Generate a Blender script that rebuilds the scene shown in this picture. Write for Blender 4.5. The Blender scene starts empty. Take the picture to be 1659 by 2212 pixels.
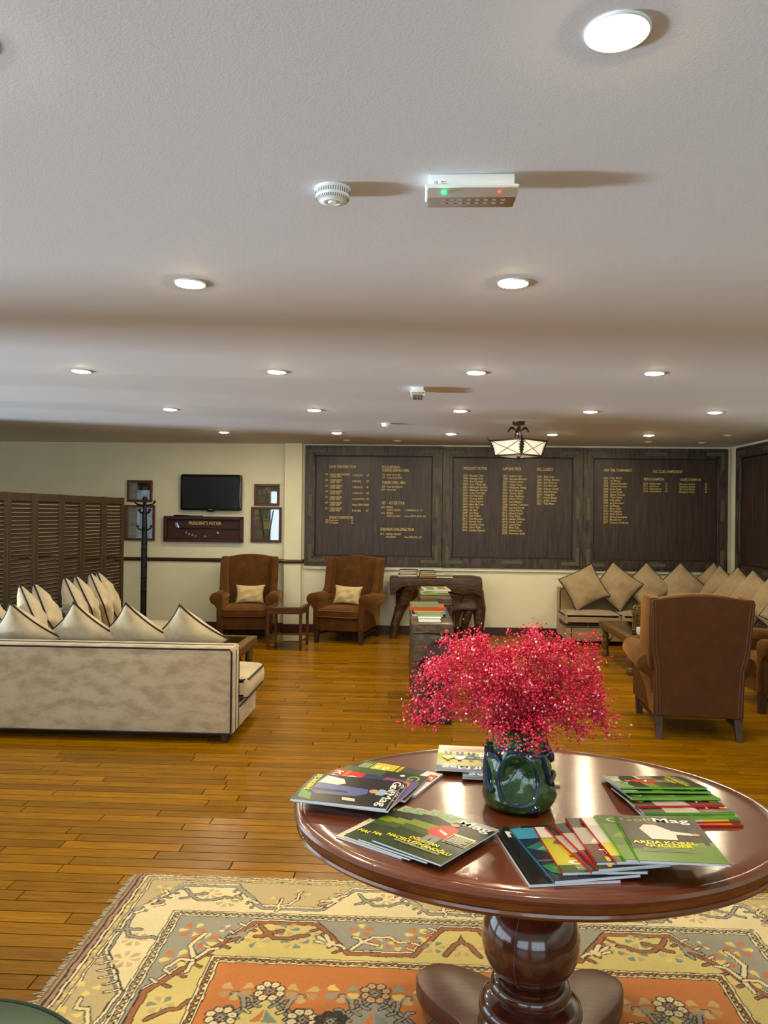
import bpy, bmesh, math, random
import numpy as np
from mathutils import Vector, Matrix
random.seed(7)
PI = math.pi
R = math.radians
sc = bpy.context.scene
COL = sc.collection

# ------------------------------------------------------------------ camera
H_CEIL = 2.42
cam_d = bpy.data.cameras.new('camera')
cam_d.sensor_fit = 'VERTICAL'
cam_d.sensor_height = 24.0
cam_d.lens = 24.0 * 1662.0 / 2212.0
cam_d.clip_start = 0.05
cam_d.clip_end = 200
cam = bpy.data.objects.new('camera', cam_d)
COL.objects.link(cam)
_yaw, _pitch, _roll = R(2.492), R(0.207), R(0.672)
_f = Vector((-math.sin(_yaw) * math.cos(_pitch), math.cos(_yaw) * math.cos(_pitch), math.sin(_pitch)))
_r = Vector((math.cos(_yaw), math.sin(_yaw), 0))
_u = _r.cross(_f)
_r2 = math.cos(_roll) * _r + math.sin(_roll) * _u
_u2 = -math.sin(_roll) * _r + math.cos(_roll) * _u
cam.matrix_world = Matrix(((_r2.x, _u2.x, -_f.x, 0), (_r2.y, _u2.y, -_f.y, 0), (_r2.z, _u2.z, -_f.z, 1.52), (0, 0, 0, 1)))
sc.camera = cam

# ------------------------------------------------------------------ world, daylight, exposure
LAMP = 620.0         # downlight diffuser radiance
SKY = 5.4            # overcast daylight outside the windows
TERRACE = 7600.0     # light thrown up by the sunlit terrace outside the left windows
w = bpy.data.worlds.new('daylight')
sc.world = w
w.use_nodes = True
_bg = w.node_tree.nodes['Background']
_bg.inputs[0].default_value = (0.72, 0.88, 1.0, 1)
_bg.inputs[1].default_value = SKY
vs = sc.view_settings
vs.view_transform = 'Standard'
vs.look = 'None'
vs.exposure = 0.0
vs.gamma = 1.0
vs.use_curve_mapping = False
try:
    sc.cycles.use_denoising = True
    sc.cycles.max_bounces = 8
    sc.cycles.diffuse_bounces = 4
    sc.cycles.glossy_bounces = 4
    sc.cycles.transparent_max_bounces = 12
    sc.cycles.sample_clamp_indirect = 6.0
    sc.cycles.caustics_reflective = False
    sc.cycles.caustics_refractive = False
except Exception:
    pass

def area_light(name, loc, target, sx, sy, energy, col, portal=False):
    d = bpy.data.lights.new(name, 'AREA')
    d.shape = 'RECTANGLE'
    d.size = sx
    d.size_y = sy
    d.energy = energy
    d.color = col
    o = bpy.data.objects.new(name, d)
    COL.objects.link(o)
    o.location = loc
    o.rotation_euler = (Vector(target) - Vector(loc)).to_track_quat('-Z', 'Y').to_euler()
    if portal:
        d.cycles.is_portal = True
    return o

XL, XR, YB, YF = -6.2, 3.93, 9.85, -4.0      # room inner faces
WIN_L = [(-2.6, 2.88), (3.40, 6.75)]         # left wall openings along Y
WIN_F = [(-4.6, -1.2), (-0.4, 3.0)]          # front wall openings along X
WZ0, WZ1 = 0.25, 2.25
area_light('terrace_bounce', (-20, 2.0, -1.2), (0, 2.6, 2.42), 2.1, 1.0, TERRACE, (0.74, 0.88, 1.0))
for i, (a, b) in enumerate(WIN_L):
    area_light('window_portal', (XL - 0.12, (a + b) / 2, (WZ0 + WZ1) / 2), (0, (a + b) / 2, (WZ0 + WZ1) / 2), b - a, WZ1 - WZ0, 1, (1, 1, 1), True)
for i, (a, b) in enumerate(WIN_F):
    area_light('window_portal', ((a + b) / 2, YF - 0.12, (WZ0 + WZ1) / 2), ((a + b) / 2, 0, (WZ0 + WZ1) / 2), b - a, WZ1 - WZ0, 1, (1, 1, 1), True)

# ------------------------------------------------------------------ materials
def lin(c):
    out = []
    for x in c[:3]:
        x = x / 255.0
        out.append(x / 12.92 if x <= 0.04045 else ((x + 0.055) / 1.055) ** 2.4)
    return (out[0], out[1], out[2], 1.0)

def mat(name, col, rough=0.5, metal=0.0, spec=0.5, col2=None, nscale=6.0, stretch=(1, 1, 1), namt=(0.35, 0.65), bump=0.0, bscale=60.0,
        bstretch=(1, 1, 1), coat=0.0, coat_rough=0.1, sheen=0.0, sheen_tint=None, tangent=None, bdist=0.01, coat_bump=0.0, emis=None, estr=0.0, aniso=0.0, rnd=False, coords='Object', detail=4.0, trans=0.0, ior=1.45, rough2=None):
    m = bpy.data.materials.new(name)
    m.use_nodes = True
    nt = m.node_tree
    b = nt.nodes['Principled BSDF']
    b.inputs['Base Color'].default_value = lin(col)
    b.inputs['Roughness'].default_value = rough
    b.inputs['Metallic'].default_value = metal
    b.inputs['Specular IOR Level'].default_value = spec
    b.inputs['IOR'].default_value = ior
    b.inputs['Coat Weight'].default_value = coat
    b.inputs['Coat Roughness'].default_value = coat_rough
    b.inputs['Sheen Weight'].default_value = sheen
    b.inputs['Sheen Roughness'].default_value = 0.4
    b.inputs['Transmission Weight'].default_value = trans
    b.inputs['Anisotropic'].default_value = aniso
    if sheen_tint: b.inputs['Sheen Tint'].default_value = lin(sheen_tint)
    if tangent:
        cx_ = nt.nodes.new('ShaderNodeCombineXYZ')
        for i_ in range(3): cx_.inputs[i_].default_value = tangent[i_]
        nt.links.new(cx_.outputs[0], b.inputs['Tangent'])
    if emis is not None:
        b.inputs['Emission Color'].default_value = lin(emis)
        b.inputs['Emission Strength'].default_value = estr
    tc = nt.nodes.new('ShaderNodeTexCoord')
    vec = tc.outputs[coords]
    if rnd:
        oi = nt.nodes.new('ShaderNodeObjectInfo')
        ge = nt.nodes.new('ShaderNodeNewGeometry')
        ad = nt.nodes.new('ShaderNodeMath'); ad.operation = 'ADD'
        nt.links.new(oi.outputs['Random'], ad.inputs[0])
        nt.links.new(ge.outputs['Random Per Island'], ad.inputs[1])
        fr = nt.nodes.new('ShaderNodeMath'); fr.operation = 'FRACT'
        nt.links.new(ad.outputs[0], fr.inputs[0])
        mu = nt.nodes.new('ShaderNodeMath'); mu.operation = 'MULTIPLY'
        mu.inputs[1].default_value = 37.0
        nt.links.new(fr.outputs[0], mu.inputs[0])
        va = nt.nodes.new('ShaderNodeVectorMath'); va.operation = 'ADD'
        nt.links.new(vec, va.inputs[0])
        nt.links.new(mu.outputs[0], va.inputs[1])
        vec = va.outputs[0]
    if col2 is not None:
        mp = nt.nodes.new('ShaderNodeMapping')
        mp.inputs['Scale'].default_value = stretch
        nt.links.new(vec, mp.inputs[0])
        no = nt.nodes.new('ShaderNodeTexNoise')
        no.inputs['Scale'].default_value = nscale
        no.inputs['Detail'].default_value = detail
        no.inputs['Roughness'].default_value = 0.6
        nt.links.new(mp.outputs[0], no.inputs['Vector'])
        cr = nt.nodes.new('ShaderNodeValToRGB')
        cr.color_ramp.elements[0].position = namt[0]
        cr.color_ramp.elements[1].position = namt[1]
        cr.color_ramp.elements[0].color = lin(col)
        cr.color_ramp.elements[1].color = lin(col2)
        nt.links.new(no.outputs['Fac'], cr.inputs[0])
        out = cr.outputs[0]
        if rnd:
            hs = nt.nodes.new('ShaderNodeHueSaturation')
            mr = nt.nodes.new('ShaderNodeMapRange')
            mr.inputs['To Min'].default_value = 0.72
            mr.inputs['To Max'].default_value = 1.22
            nt.links.new(fr.outputs[0], mr.inputs[0])
            nt.links.new(mr.outputs[0], hs.inputs['Value'])
            nt.links.new(out, hs.inputs['Color'])
            out = hs.outputs[0]
        nt.links.new(out, b.inputs['Base Color'])
        if rough2 is not None:
            mr2 = nt.nodes.new('ShaderNodeMapRange')
            mr2.inputs['To Min'].default_value = rough
            mr2.inputs['To Max'].default_value = rough2
            nt.links.new(no.outputs['Fac'], mr2.inputs[0])
            nt.links.new(mr2.outputs[0], b.inputs['Roughness'])
    if bump > 0:
        mp2 = nt.nodes.new('ShaderNodeMapping')
        mp2.inputs['Scale'].default_value = bstretch
        nt.links.new(vec, mp2.inputs[0])
        n2 = nt.nodes.new('ShaderNodeTexNoise')
        n2.inputs['Scale'].default_value = bscale
        n2.inputs['Detail'].default_value = 3.0
        nt.links.new(mp2.outputs[0], n2.inputs['Vector'])
        bp = nt.nodes.new('ShaderNodeBump')
        bp.inputs['Strength'].default_value = bump
        bp.inputs['Distance'].default_value = bdist
        nt.links.new(n2.outputs['Fac'], bp.inputs['Height'])
        nt.links.new(bp.outputs[0], b.inputs['Normal'])
        if coat_bump > 0:
            bp2 = nt.nodes.new('ShaderNodeBump')
            bp2.inputs['Strength'].default_value = coat_bump
            bp2.inputs['Distance'].default_value = bdist
            nt.links.new(n2.outputs['Fac'], bp2.inputs['Height'])
            nt.links.new(bp2.outputs[0], b.inputs['Coat Normal'])
    return m

_flat = {}
def flat(col, rough=0.35):
    k = (tuple(col), rough)
    if k not in _flat:
        _flat[k] = mat('print_%02x%02x%02x' % tuple(int(c) for c in col[:3]), col, rough, spec=0.16)
    return _flat[k]

def thin_glass(name, tint=(255, 255, 255), refl=0.10, rough=0.02):
    m = bpy.data.materials.new(name)
    m.use_nodes = True
    nt = m.node_tree
    nt.nodes.remove(nt.nodes['Principled BSDF'])
    t = nt.nodes.new('ShaderNodeBsdfTransparent')
    t.inputs[0].default_value = lin(tint)
    g = nt.nodes.new('ShaderNodeBsdfGlossy')
    g.inputs['Roughness'].default_value = rough
    fr = nt.nodes.new('ShaderNodeFresnel')
    fr.inputs[0].default_value = 1.5
    ad = nt.nodes.new('ShaderNodeMath'); ad.operation = 'ADD'
    ad.inputs[1].default_value = refl - 0.04
    nt.links.new(fr.outputs[0], ad.inputs[0])
    mx = nt.nodes.new('ShaderNodeMixShader')
    nt.links.new(ad.outputs[0], mx.inputs[0])
    nt.links.new(t.outputs[0], mx.inputs[1])
    nt.links.new(g.outputs[0], mx.inputs[2])
    nt.links.new(mx.outputs[0], nt.nodes['Material Output'].inputs[0])
    return m

M = {}
M['ceiling'] = mat('ceiling_paint', (211, 211, 213), 0.8, bump=0.05, bscale=170)
M['wall'] = mat('cream_wall_paint', (231, 229, 205), 0.7, col2=(225, 223, 197), nscale=3, bump=0.06, bscale=140)
M['wood_trim'] = mat('dark_trim_wood', (74, 42, 26), 0.35, col2=(56, 30, 18), nscale=5, stretch=(1, 12, 12))
M['floor_base'] = mat('floor_underlay', (50, 28, 8), 0.8)
M['plank'] = mat('oak_strip', (156, 108, 0), 0.24, spec=0.22, col2=(112, 73, 0), nscale=3.0, stretch=(2.2, 34, 8), namt=(0.3, 0.75), rnd=True, bump=0.06, bscale=12, bstretch=(2, 30, 5))
M['mahogany'] = mat('mahogany_veneer', (112, 55, 21), 0.34, spec=0.35, col2=(92, 42, 14), nscale=4, stretch=(3, 55, 10), namt=(0.25, 0.8), bump=0.2, bdist=0.001, coat_bump=0.38, bscale=22, bstretch=(1.0, 11, 1), coat=1.0, coat_rough=0.11)
M['mahogany_edge'] = mat('mahogany_edge', (98, 46, 20), 0.2, col2=(128, 70, 26), nscale=5, stretch=(2, 2, 8), coat=0.5, coat_rough=0.08)
M['mahogany_dark'] = mat('dark_mahogany_gloss', (84, 36, 20), 0.16, col2=(60, 25, 14), nscale=4, stretch=(6, 6, 1.5), coat=0.7, coat_rough=0.06)
M['base_wood'] = mat('brown_plinth_wood', (108, 60, 40), 0.3, col2=(86, 44, 27), nscale=4, stretch=(4, 50, 4), bump=0.04, bscale=20, bstretch=(3, 60, 3))
M['board'] = mat('stained_oak_board', (66, 50, 40), 0.4, col2=(32, 21, 15), nscale=2.2, stretch=(14, 14, 1.3), namt=(0.3, 0.7), bump=0.12, bscale=6, bstretch=(16, 16, 1.2))
M['board_frame'] = mat('stained_oak_frame', (76, 62, 53), 0.42, col2=(40, 28, 22), nscale=3, stretch=(8, 8, 2), bump=0.1, bscale=10, bstretch=(8, 8, 2))
M['board_edge'] = mat('dark_gap_oak', (30, 18, 13), 0.5)  # near-black tone paints the shaded gap inside the board frame
M['patina'] = mat('verdigris_brass', (80, 90, 78), 0.55, metal=0.3, col2=(98, 90, 58), nscale=26, bump=0.8, bscale=70)
M['gold'] = mat('gilt_lettering', (206, 184, 108), 0.5)
M['velvet'] = mat('rust_velvet', (90, 57, 16), 0.8, spec=0.25, col2=(74, 43, 9), nscale=9, sheen=0.4, sheen_tint=(255, 190, 120), bump=0.05, bscale=120)
M['leather'] = mat('brown_suede_leather', (84, 52, 24), 0.6, spec=0.25, col2=(76, 46, 19), nscale=12, bump=0.08, bscale=300)
M['welt'] = mat('brown_welt', (92, 62, 44), 0.5)
M['chair_leg'] = mat('worn_dark_leg', (72, 48, 32), 0.5, col2=(48, 30, 20), nscale=9)
M['suede'] = mat('greige_suede', (190, 176, 148), 0.85, col2=(166, 149, 122), nscale=10, stretch=(0.7, 1, 1.4), namt=(0.42, 0.62), sheen=0.35, bump=0.05, bscale=200, detail=7)
M['suede2'] = mat('cream_suede', (196, 182, 152), 0.85, col2=(174, 159, 130), nscale=7, sheen=0.35, bump=0.06, bscale=90)
M['suede3'] = mat('taupe_suede', (164, 144, 112), 0.85, col2=(144, 124, 94), nscale=7, sheen=0.3, bump=0.06, bscale=90)
M['linen'] = mat('cream_linen', (206, 186, 142), 0.9, col2=(190, 168, 124), nscale=10, bump=0.3, bscale=16, bstretch=(1, 1, 3))
M['piping'] = mat('navy_piping', (26, 20, 28), 0.7)
M['black_metal'] = mat('black_metal', (22, 21, 22), 0.35, metal=0.2)
M['black_plastic'] = mat('black_gloss_plastic', (14, 13, 13), 0.15)
M['screen'] = mat('tv_screen', (12, 11, 10), 0.22)
M['chrome'] = mat('chrome', (200, 200, 205), 0.2, metal=1.0)
M['louvre'] = mat('brown_louvre_wood', (70, 52, 28), 0.5, col2=(54, 39, 20), nscale=4, stretch=(5, 5, 1), bump=0.05)
M['slat'] = mat('brown_slat_wood', (66, 50, 27), 0.45, col2=(54, 39, 19), nscale=4, stretch=(1, 8, 8))
M['white_plastic'] = mat('white_plastic', (232, 236, 236), 0.4)
M['grey_lens'] = mat('smoky_lens', (150, 140, 130), 0.12, trans=0.0, coat=0.3)
M['bronze'] = mat('bronze_metal', (78, 62, 42), 0.35, metal=0.8)
M['brass'] = mat('aged_brass', (150, 124, 60), 0.35, metal=0.7, col2=(110, 92, 46), nscale=30)
M['iron'] = mat('dark_wrought_iron', (44, 36, 26), 0.45, metal=0.5)
M['opal'] = mat('opal_glass', (236, 232, 222), 0.5, emis=(255, 246, 226), estr=0.22)
M['old_wood'] = mat('old_rustic_wood', (112, 82, 40), 0.5, col2=(78, 54, 24), nscale=6, stretch=(4, 4, 4), bump=0.3, bscale=14)
M['drift'] = mat('dark_driftwood', (78, 54, 32), 0.42, col2=(44, 28, 18), nscale=5, stretch=(2, 2, 6), bump=0.5, bscale=18, bstretch=(1, 1, 3))
M['drift2'] = mat('polished_root_wood', (102, 84, 62), 0.35, col2=(56, 42, 30), nscale=7, stretch=(2, 2, 5), bump=0.3, bscale=12)
M['cut_wood'] = mat('flat_cut_wood', (66, 50, 42), 0.4, col2=(56, 42, 34), nscale=3)
M['hollow'] = mat('hollow_shade', (24, 16, 12), 0.8)  # near-black that imitates the shade inside holes in the wood
M['table_wood'] = mat('tea_table_wood', (92, 58, 28), 0.35, col2=(70, 42, 20), nscale=5, stretch=(2, 8, 8))
M['green_leather'] = mat('green_leather', (58, 84, 66), 0.4, col2=(48, 72, 56), nscale=6, bump=0.06, bscale=200)
M['paper'] = mat('page_paper', (226, 226, 226), 0.6)
M['glass'] = thin_glass('picture_glass', refl=0.16)
M['window_glass'] = thin_glass('window_glass', refl=0.06)
M['table_glass'] = thin_glass('table_glass', (190, 205, 195), 0.09, 0.01)
M['porcelain'] = mat('white_porcelain', (236, 238, 234), 0.2)
M['led_green'] = mat('green_led', (40, 255, 120), 0.4, emis=(30, 255, 110), estr=6.0)
M['led_red'] = mat('red_led', (255, 70, 40), 0.4, emis=(255, 60, 30), estr=3.0)
M['glow'] = mat('downlight_diffuser', (255, 250, 235), 0.5, emis=(255, 234, 190), estr=LAMP)
M['petal'] = mat('crimson_florets', (214, 22, 66), 0.6)
M['twig'] = mat('crimson_twigs', (188, 40, 62), 0.7)
M['glaze'] = mat('green_glaze', (16, 44, 14), 0.10, col2=(56, 98, 40), nscale=11, namt=(0.38, 0.74), coat=0.7, coat_rough=0.03, bump=0.45, bscale=22)
M['glaze_blue'] = mat('blue_glaze', (14, 28, 38), 0.08, col2=(40, 62, 90), nscale=14, coat=0.7, coat_rough=0.03, bump=0.2, bscale=24)

# per-floret colour spread
_nt = M['petal'].node_tree
_ge = _nt.nodes.new('ShaderNodeNewGeometry')
_cr = _nt.nodes.new('ShaderNodeValToRGB')
_e = _cr.color_ramp.elements
_e[0].position = 0.0; _e[0].color = lin((186, 10, 48))
_e[1].position = 0.55; _e[1].color = lin((226, 28, 74))
_x = _e.new(0.86); _x.color = lin((240, 76, 104))
_x = _e.new(0.95); _x.color = lin((246, 150, 150))
_x = _e.new(1.0); _x.color = lin((255, 220, 214))
_nt.links.new(_ge.outputs['Random Per Island'], _cr.inputs[0])
_nt.links.new(_cr.outputs[0], _nt.nodes['Principled BSDF'].inputs['Base Color'])

# ------------------------------------------------------------------ mesh helpers
class MB:
    def __init__(s):
        s.v = []; s.f = []; s.m = []
    def add(s, verts, faces, mi=0, fn=None, T=None):
        b = len(s.v)
        for p in verts:
            p = Vector(p)
            if fn: p = Vector(fn(p))
            if T is not None: p = T @ p
            s.v.append((p.x, p.y, p.z))
        for f in faces:
            s.f.append([b + i for i in f]); s.m.append(mi)
        return s
    def addbm(s, bm, mi=0, fn=None, T=None):
        bm.verts.index_update()
        s.add([v.co.copy() for v in bm.verts], [[v.index for v in f.verts] for f in bm.faces], mi, fn, T)
        bm.free()
        return s
    def box(s, x0, x1, y0, y1, z0, z1, bev=0.0, mi=0, seg=2, fn=None, T=None, sub=0):
        bm = bmesh.new()
        bmesh.ops.create_cube(bm, size=1.0)
        for v in bm.verts:
            v.co = Vector(((x0 + x1) / 2 + v.co.x * (x1 - x0), (y0 + y1) / 2 + v.co.y * (y1 - y0), (z0 + z1) / 2 + v.co.z * (z1 - z0)))
        if sub:
            bmesh.ops.subdivide_edges(bm, edges=bm.edges[:], cuts=sub, use_grid_fill=True)
            if bev > 0:
                es = [e for e in bm.edges if len(e.link_faces) == 2 and e.link_faces[0].normal.angle(e.link_faces[1].normal, 0) > 0.5]
                bm.normal_update()
                es = [e for e in bm.edges if e.calc_face_angle(0) > 0.5]
                bmesh.ops.bevel(bm, geom=es, offset=bev, segments=seg, profile=0.5, affect='EDGES')
        elif bev > 0:
            bmesh.ops.bevel(bm, geom=bm.edges[:], offset=bev, segments=seg, profile=0.5, affect='EDGES')
        return s.addbm(bm, mi, fn, T)
    def prism(s, pts, axis, a, b, bev=0.0, mi=0, seg=2, fn=None, T=None):
        """closed outline pts (2D) pushed along an axis; axis 'y': pts=(x,z); 'x': pts=(y,z); 'z': pts=(x,y)"""
        def P3(p, t):
            if axis == 'y': return (p[0], t, p[1])
            if axis == 'x': return (t, p[0], p[1])
            return (p[0], p[1], t)
        bm = bmesh.new()
        A = [bm.verts.new(P3(p, a)) for p in pts]
        B = [bm.verts.new(P3(p, b)) for p in pts]
        n = len(pts)
        f1 = bm.faces.new(A); f2 = bm.faces.new(B)
        for i in range(n):
            bm.faces.new((A[i], A[(i + 1) % n], B[(i + 1) % n], B[i]))
        bmesh.ops.recalc_face_normals(bm, faces=bm.faces[:])
        if bev > 0:
            es = list(set(f1.edges[:]) | set(f2.edges[:]))
            bmesh.ops.bevel(bm, geom=es, offset=bev, segments=seg, profile=0.5, affect='EDGES')
        bmesh.ops.triangulate(bm, faces=[f for f in bm.faces if len(f.verts) > 4])
        return s.addbm(bm, mi, fn, T)
    def lathe(s, prof, seg=24, c=(0, 0, 0), mi=0, fn=None, T=None, sx=1.0, sy=1.0):
        v = []; f = []
        n = len(prof)
        for j in range(seg):
            a = 2 * PI * j / seg
            for r, z in prof:
                v.append((c[0] + r * math.cos(a) * sx, c[1] + r * math.sin(a) * sy, c[2] + z))
        for j in range(seg):
            k = (j + 1) % seg
            for i in range(n - 1):
                f.append((j * n + i, k * n + i, k * n + i + 1, j * n + i + 1))
        if prof[0][0] > 1e-5: f.append([j * n for j in range(seg)][::-1])
        if prof[-1][0] > 1e-5: f.append([j * n + n - 1 for j in range(seg)])
        return s.add(v, f, mi, fn, T)
    def tube(s, pts, r, n=6, mi=0, closed=False, fn=None, T=None, sq=1.0):
        pts = [Vector(p) for p in pts]
        m = len(pts)
        rs = r if isinstance(r, (list, tuple)) else [r] * m
        v = []; f = []
        up0 = None
        for i, p in enumerate(pts):
            if closed:
                d = pts[(i + 1) % m] - pts[i - 1]
            else:
                d = pts[min(i + 1, m - 1)] - pts[max(i - 1, 0)]
            if d.length < 1e-9: d = Vector((0, 0, 1))
            d.normalize()
            if up0 is None:
                up0 = Vector((0, 0, 1)) if abs(d.z) < 0.9 else Vector((1, 0, 0))
            sd = d.cross(up0)
            if sd.length < 1e-6: sd = d.orthogonal()
            sd.normalize()
            up = sd.cross(d).normalized()
            up0 = up
            for k in range(n):
                a = 2 * PI * k / n
                v.append(p + sd * math.cos(a) * rs[i] + up * math.sin(a) * rs[i] * sq)
        for i in range(m if closed else m - 1):
            j = (i + 1) % m
            for k in range(n):
                l = (k + 1) % n
                f.append((i * n + k, i * n + l, j * n + l, j * n + k))
        if not closed:
            f.append([k for k in range(n)][::-1]); f.append([(m - 1) * n + k for k in range(n)])
        return s.add(v, f, mi, fn, T)
    def quad(s, a, b, c, d, mi=0):
        return s.add([a, b, c, d], [(0, 1, 2, 3)], mi)
    def mesh(s, name, mats, smooth=True, ang=38):
        me = bpy.data.meshes.new(name)
        me.from_pydata(s.v, [], s.f)
        if not isinstance(mats, (list, tuple)): mats = [mats]
        for m in mats: me.materials.append(m)
        if len(mats) > 1: me.polygons.foreach_set('material_index', s.m)
        me.polygons.foreach_set('use_smooth', [bool(smooth)] * len(me.polygons))
        me.update()
        if smooth: me.set_sharp_from_angle(angle=R(ang))
        return me
    def build(s, name, mats, parent=None, smooth=True, ang=38, loc=None):
        return obj(name, s.mesh(name, mats, smooth, ang), parent, loc)

def obj(name, me, parent=None, loc=None):
    o = bpy.data.objects.new(name, me)
    COL.objects.link(o)
    if parent is not None: o.parent = parent
    if loc is not None: o.location = loc
    return o

def tag(o, label=None, cat=None, group=None, kind=None):
    if label: o['label'] = label
    if cat: o['category'] = cat
    if group: o['group'] = group
    if kind: o['kind'] = kind
    return o

def empty(name, loc=(0, 0, 0), rz=0.0, label=None, cat=None, group=None):
    o = bpy.data.objects.new(name, None)
    o.empty_display_size = 0.05
    COL.objects.link(o)
    o.location = loc
    o.rotation_euler = (0, 0, rz)
    return tag(o, label, cat, group)

def copy_tree(o, parent=None):
    c = o.copy()
    COL.objects.link(c)
    c.parent = parent
    for ch in list(o.children): copy_tree(ch, c)
    return c

_tc = {}
def text_geo(body, size=1.0, offset=0.0):
    k = (body, offset)
    if k not in _tc:
        cu = bpy.data.curves.new('t', 'FONT')
        cu.body = body
        cu.size = 1.0
        cu.resolution_u = 2
        cu.offset = offset
        cu.fill_mode = 'FRONT'
        o = bpy.data.objects.new('t', cu)
        me = o.to_mesh()
        vs_ = [tuple(v.co) for v in me.vertices]
        fs_ = [list(p.vertices) for p in me.polygons]
        o.to_mesh_clear()
        bpy.data.objects.remove(o)
        bpy.data.curves.remove(cu)
        _tc[k] = (vs_, fs_)
    return _tc[k]

def put_text(mb, body, O, U, V, size, mi=0, sx=1.0, offset=0.01, width=None, align='L', out=None):
    """text on a plane: origin O (baseline start), unit directions U (reading) and V (up)"""
    vs_, fs_ = text_geo(body, 1.0, offset)
    if not vs_: return 0
    xs = [v[0] for v in vs_]
    wd = max(xs)
    if width: sx = width / (wd * size)
    sh = {'L': 0, 'C': -wd / 2, 'R': -wd}[align]
    O = Vector(O); U = Vector(U); V = Vector(V)
    mb.add([O + U * ((v[0] + sh) * size * sx) + V * (v[1] * size) for v in vs_], fs_, mi)
    return wd * size * sx
# ================================================================== SETTING
def struct(o):
    o['kind'] = 'structure'
    return o

T_W = 0.15
# floor: slab + strip planks laid along X
floor = struct(MB().box(XL - T_W, XR + T_W, YF - T_W, YB + T_W, -0.12, -0.012).build('floor', M['floor_base'], smooth=False))
PW = 0.078
_len = [0.55, 0.7, 0.85, 1.0, 1.15, 1.3]
def plank_geo(mb, x0, x1, y0, y1):
    g = 0.0012; b = 0.0018
    mb.add([(x0 + g, y0 + g, -0.012), (x1 - g, y0 + g, -0.012), (x1 - g, y1 - g, -0.012), (x0 + g, y1 - g, -0.012),
            (x0 + g + b, y0 + g + b, 0), (x1 - g - b, y0 + g + b, 0), (x1 - g - b, y1 - g - b, 0), (x0 + g + b, y1 - g - b, 0)],
           [(4, 5, 6, 7), (0, 1, 5, 4), (1, 2, 6, 5), (2, 3, 7, 6), (3, 0, 4, 7)])
_pm = {}
for L in _len:
    mb = MB(); plank_geo(mb, -L / 2, L / 2, -PW / 2, PW / 2)
    _pm[L] = mb.mesh('plank', M['plank'], smooth=False)
rest = MB()
cands = []
_rr = random.Random(3)
yy = YF
while yy < YB - 0.01:
    xx = XL - _rr.uniform(0, 1.0)
    while xx < XR:
        L = _rr.choice(_len)
        cx, cy = xx + L / 2, yy + PW / 2
        d = (cx - 0.06 * cy * -1) 
        seen = cy > 2.3 and abs(cx + 0.043 * cy) < 0.50 * cy + 0.5 and not (-1.0 < cx < 1.4 and cy < 3.12) and xx > XL and xx + L < XR and not (cx < -1.25 and 5.05 < cy < 7.8)
        cands.append((cy if seen else 99, xx, yy, L))
        xx += L
    yy += PW
cands.sort()
for i, (k, x, y, L) in enumerate(cands):
    if i < 295 and k < 99:
        obj('plank', _pm[L], floor, (x + L / 2, y + PW / 2, 0))
    else:
        plank_geo(rest, max(x, XL), min(x + L, XR), y, min(y + PW, YB))
tag(rest.build('plank_field', M['plank'], floor, smooth=False), kind='stuff')

struct(MB().box(XL - T_W, XR + T_W, YF - T_W, YB + T_W, H_CEIL, H_CEIL + 0.1).build('ceiling', M['ceiling'], smooth=False))
struct(MB().box(XL - T_W, XR + T_W, YB, YB + T_W, 0, H_CEIL).build('wall_back', M['wall'], smooth=False))
struct(MB().box(XR, XR + T_W, YF, YB, 0, H_CEIL).build('wall_right', M['wall'], smooth=False))
def holed_wall(name, axis, lo, hi, t0, t1, holes):
    mb = MB()
    def bx(a, b, z0, z1):
        if axis == 'y': mb.box(t0, t1, a, b, z0, z1)
        else: mb.box(a, b, t0, t1, z0, z1)
    bx(lo, hi, 0, WZ0); bx(lo, hi, WZ1, H_CEIL)
    p = lo
    for a, b in holes:
        bx(p, a, WZ0, WZ1); p = b
    bx(p, hi, WZ0, WZ1)
    return struct(mb.build(name, M['wall'], smooth=False))
holed_wall('wall_left', 'y', YF, YB, XL - T_W, XL, WIN_L)
holed_wall('wall_front', 'x', XL, XR, YF - T_W, YF, WIN_F)
M['white_frame'] = mat('white_window_frame', (225, 222, 212), 0.4)
def window(n, axis, a, b, t):
    nb = 3
    mb = MB(); e = 0.05
    def bx(mb, p0, p1, z0, z1, d=0.03):
        if axis == 'y': mb.box(t - d, t + d, p0, p1, z0, z1)
        else: mb.box(p0, p1, t - d, t + d, z0, z1)
    bx(mb, a, b, WZ0, WZ0 + e); bx(mb, a, b, WZ1 - e, WZ1)
    xs = [a + (b - a) * i / nb for i in range(nb + 1)]
    for i, x in enumerate(xs):
        p0 = x if i == 0 else x - e / 2
        bx(mb, min(p0, b - e), min(p0, b - e) + e, WZ0 + e, WZ1 - e)
    o = struct(mb.build('window_%d' % n, M['white_frame'], smooth=False))
    for i in range(nb):
        g = MB(); bx(g, xs[i] + e / 2, xs[i + 1] - e / 2, WZ0 + e, WZ1 - e, 0.004)
        g.build('pane', M['window_glass'], o, smooth=False)
n = 1
for a, b in WIN_L:
    window(n, 'y', a, b, XL - 0.07); n += 1
for a, b in WIN_F:
    window(n, 'x', a, b, YF - 0.07); n += 1

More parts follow.
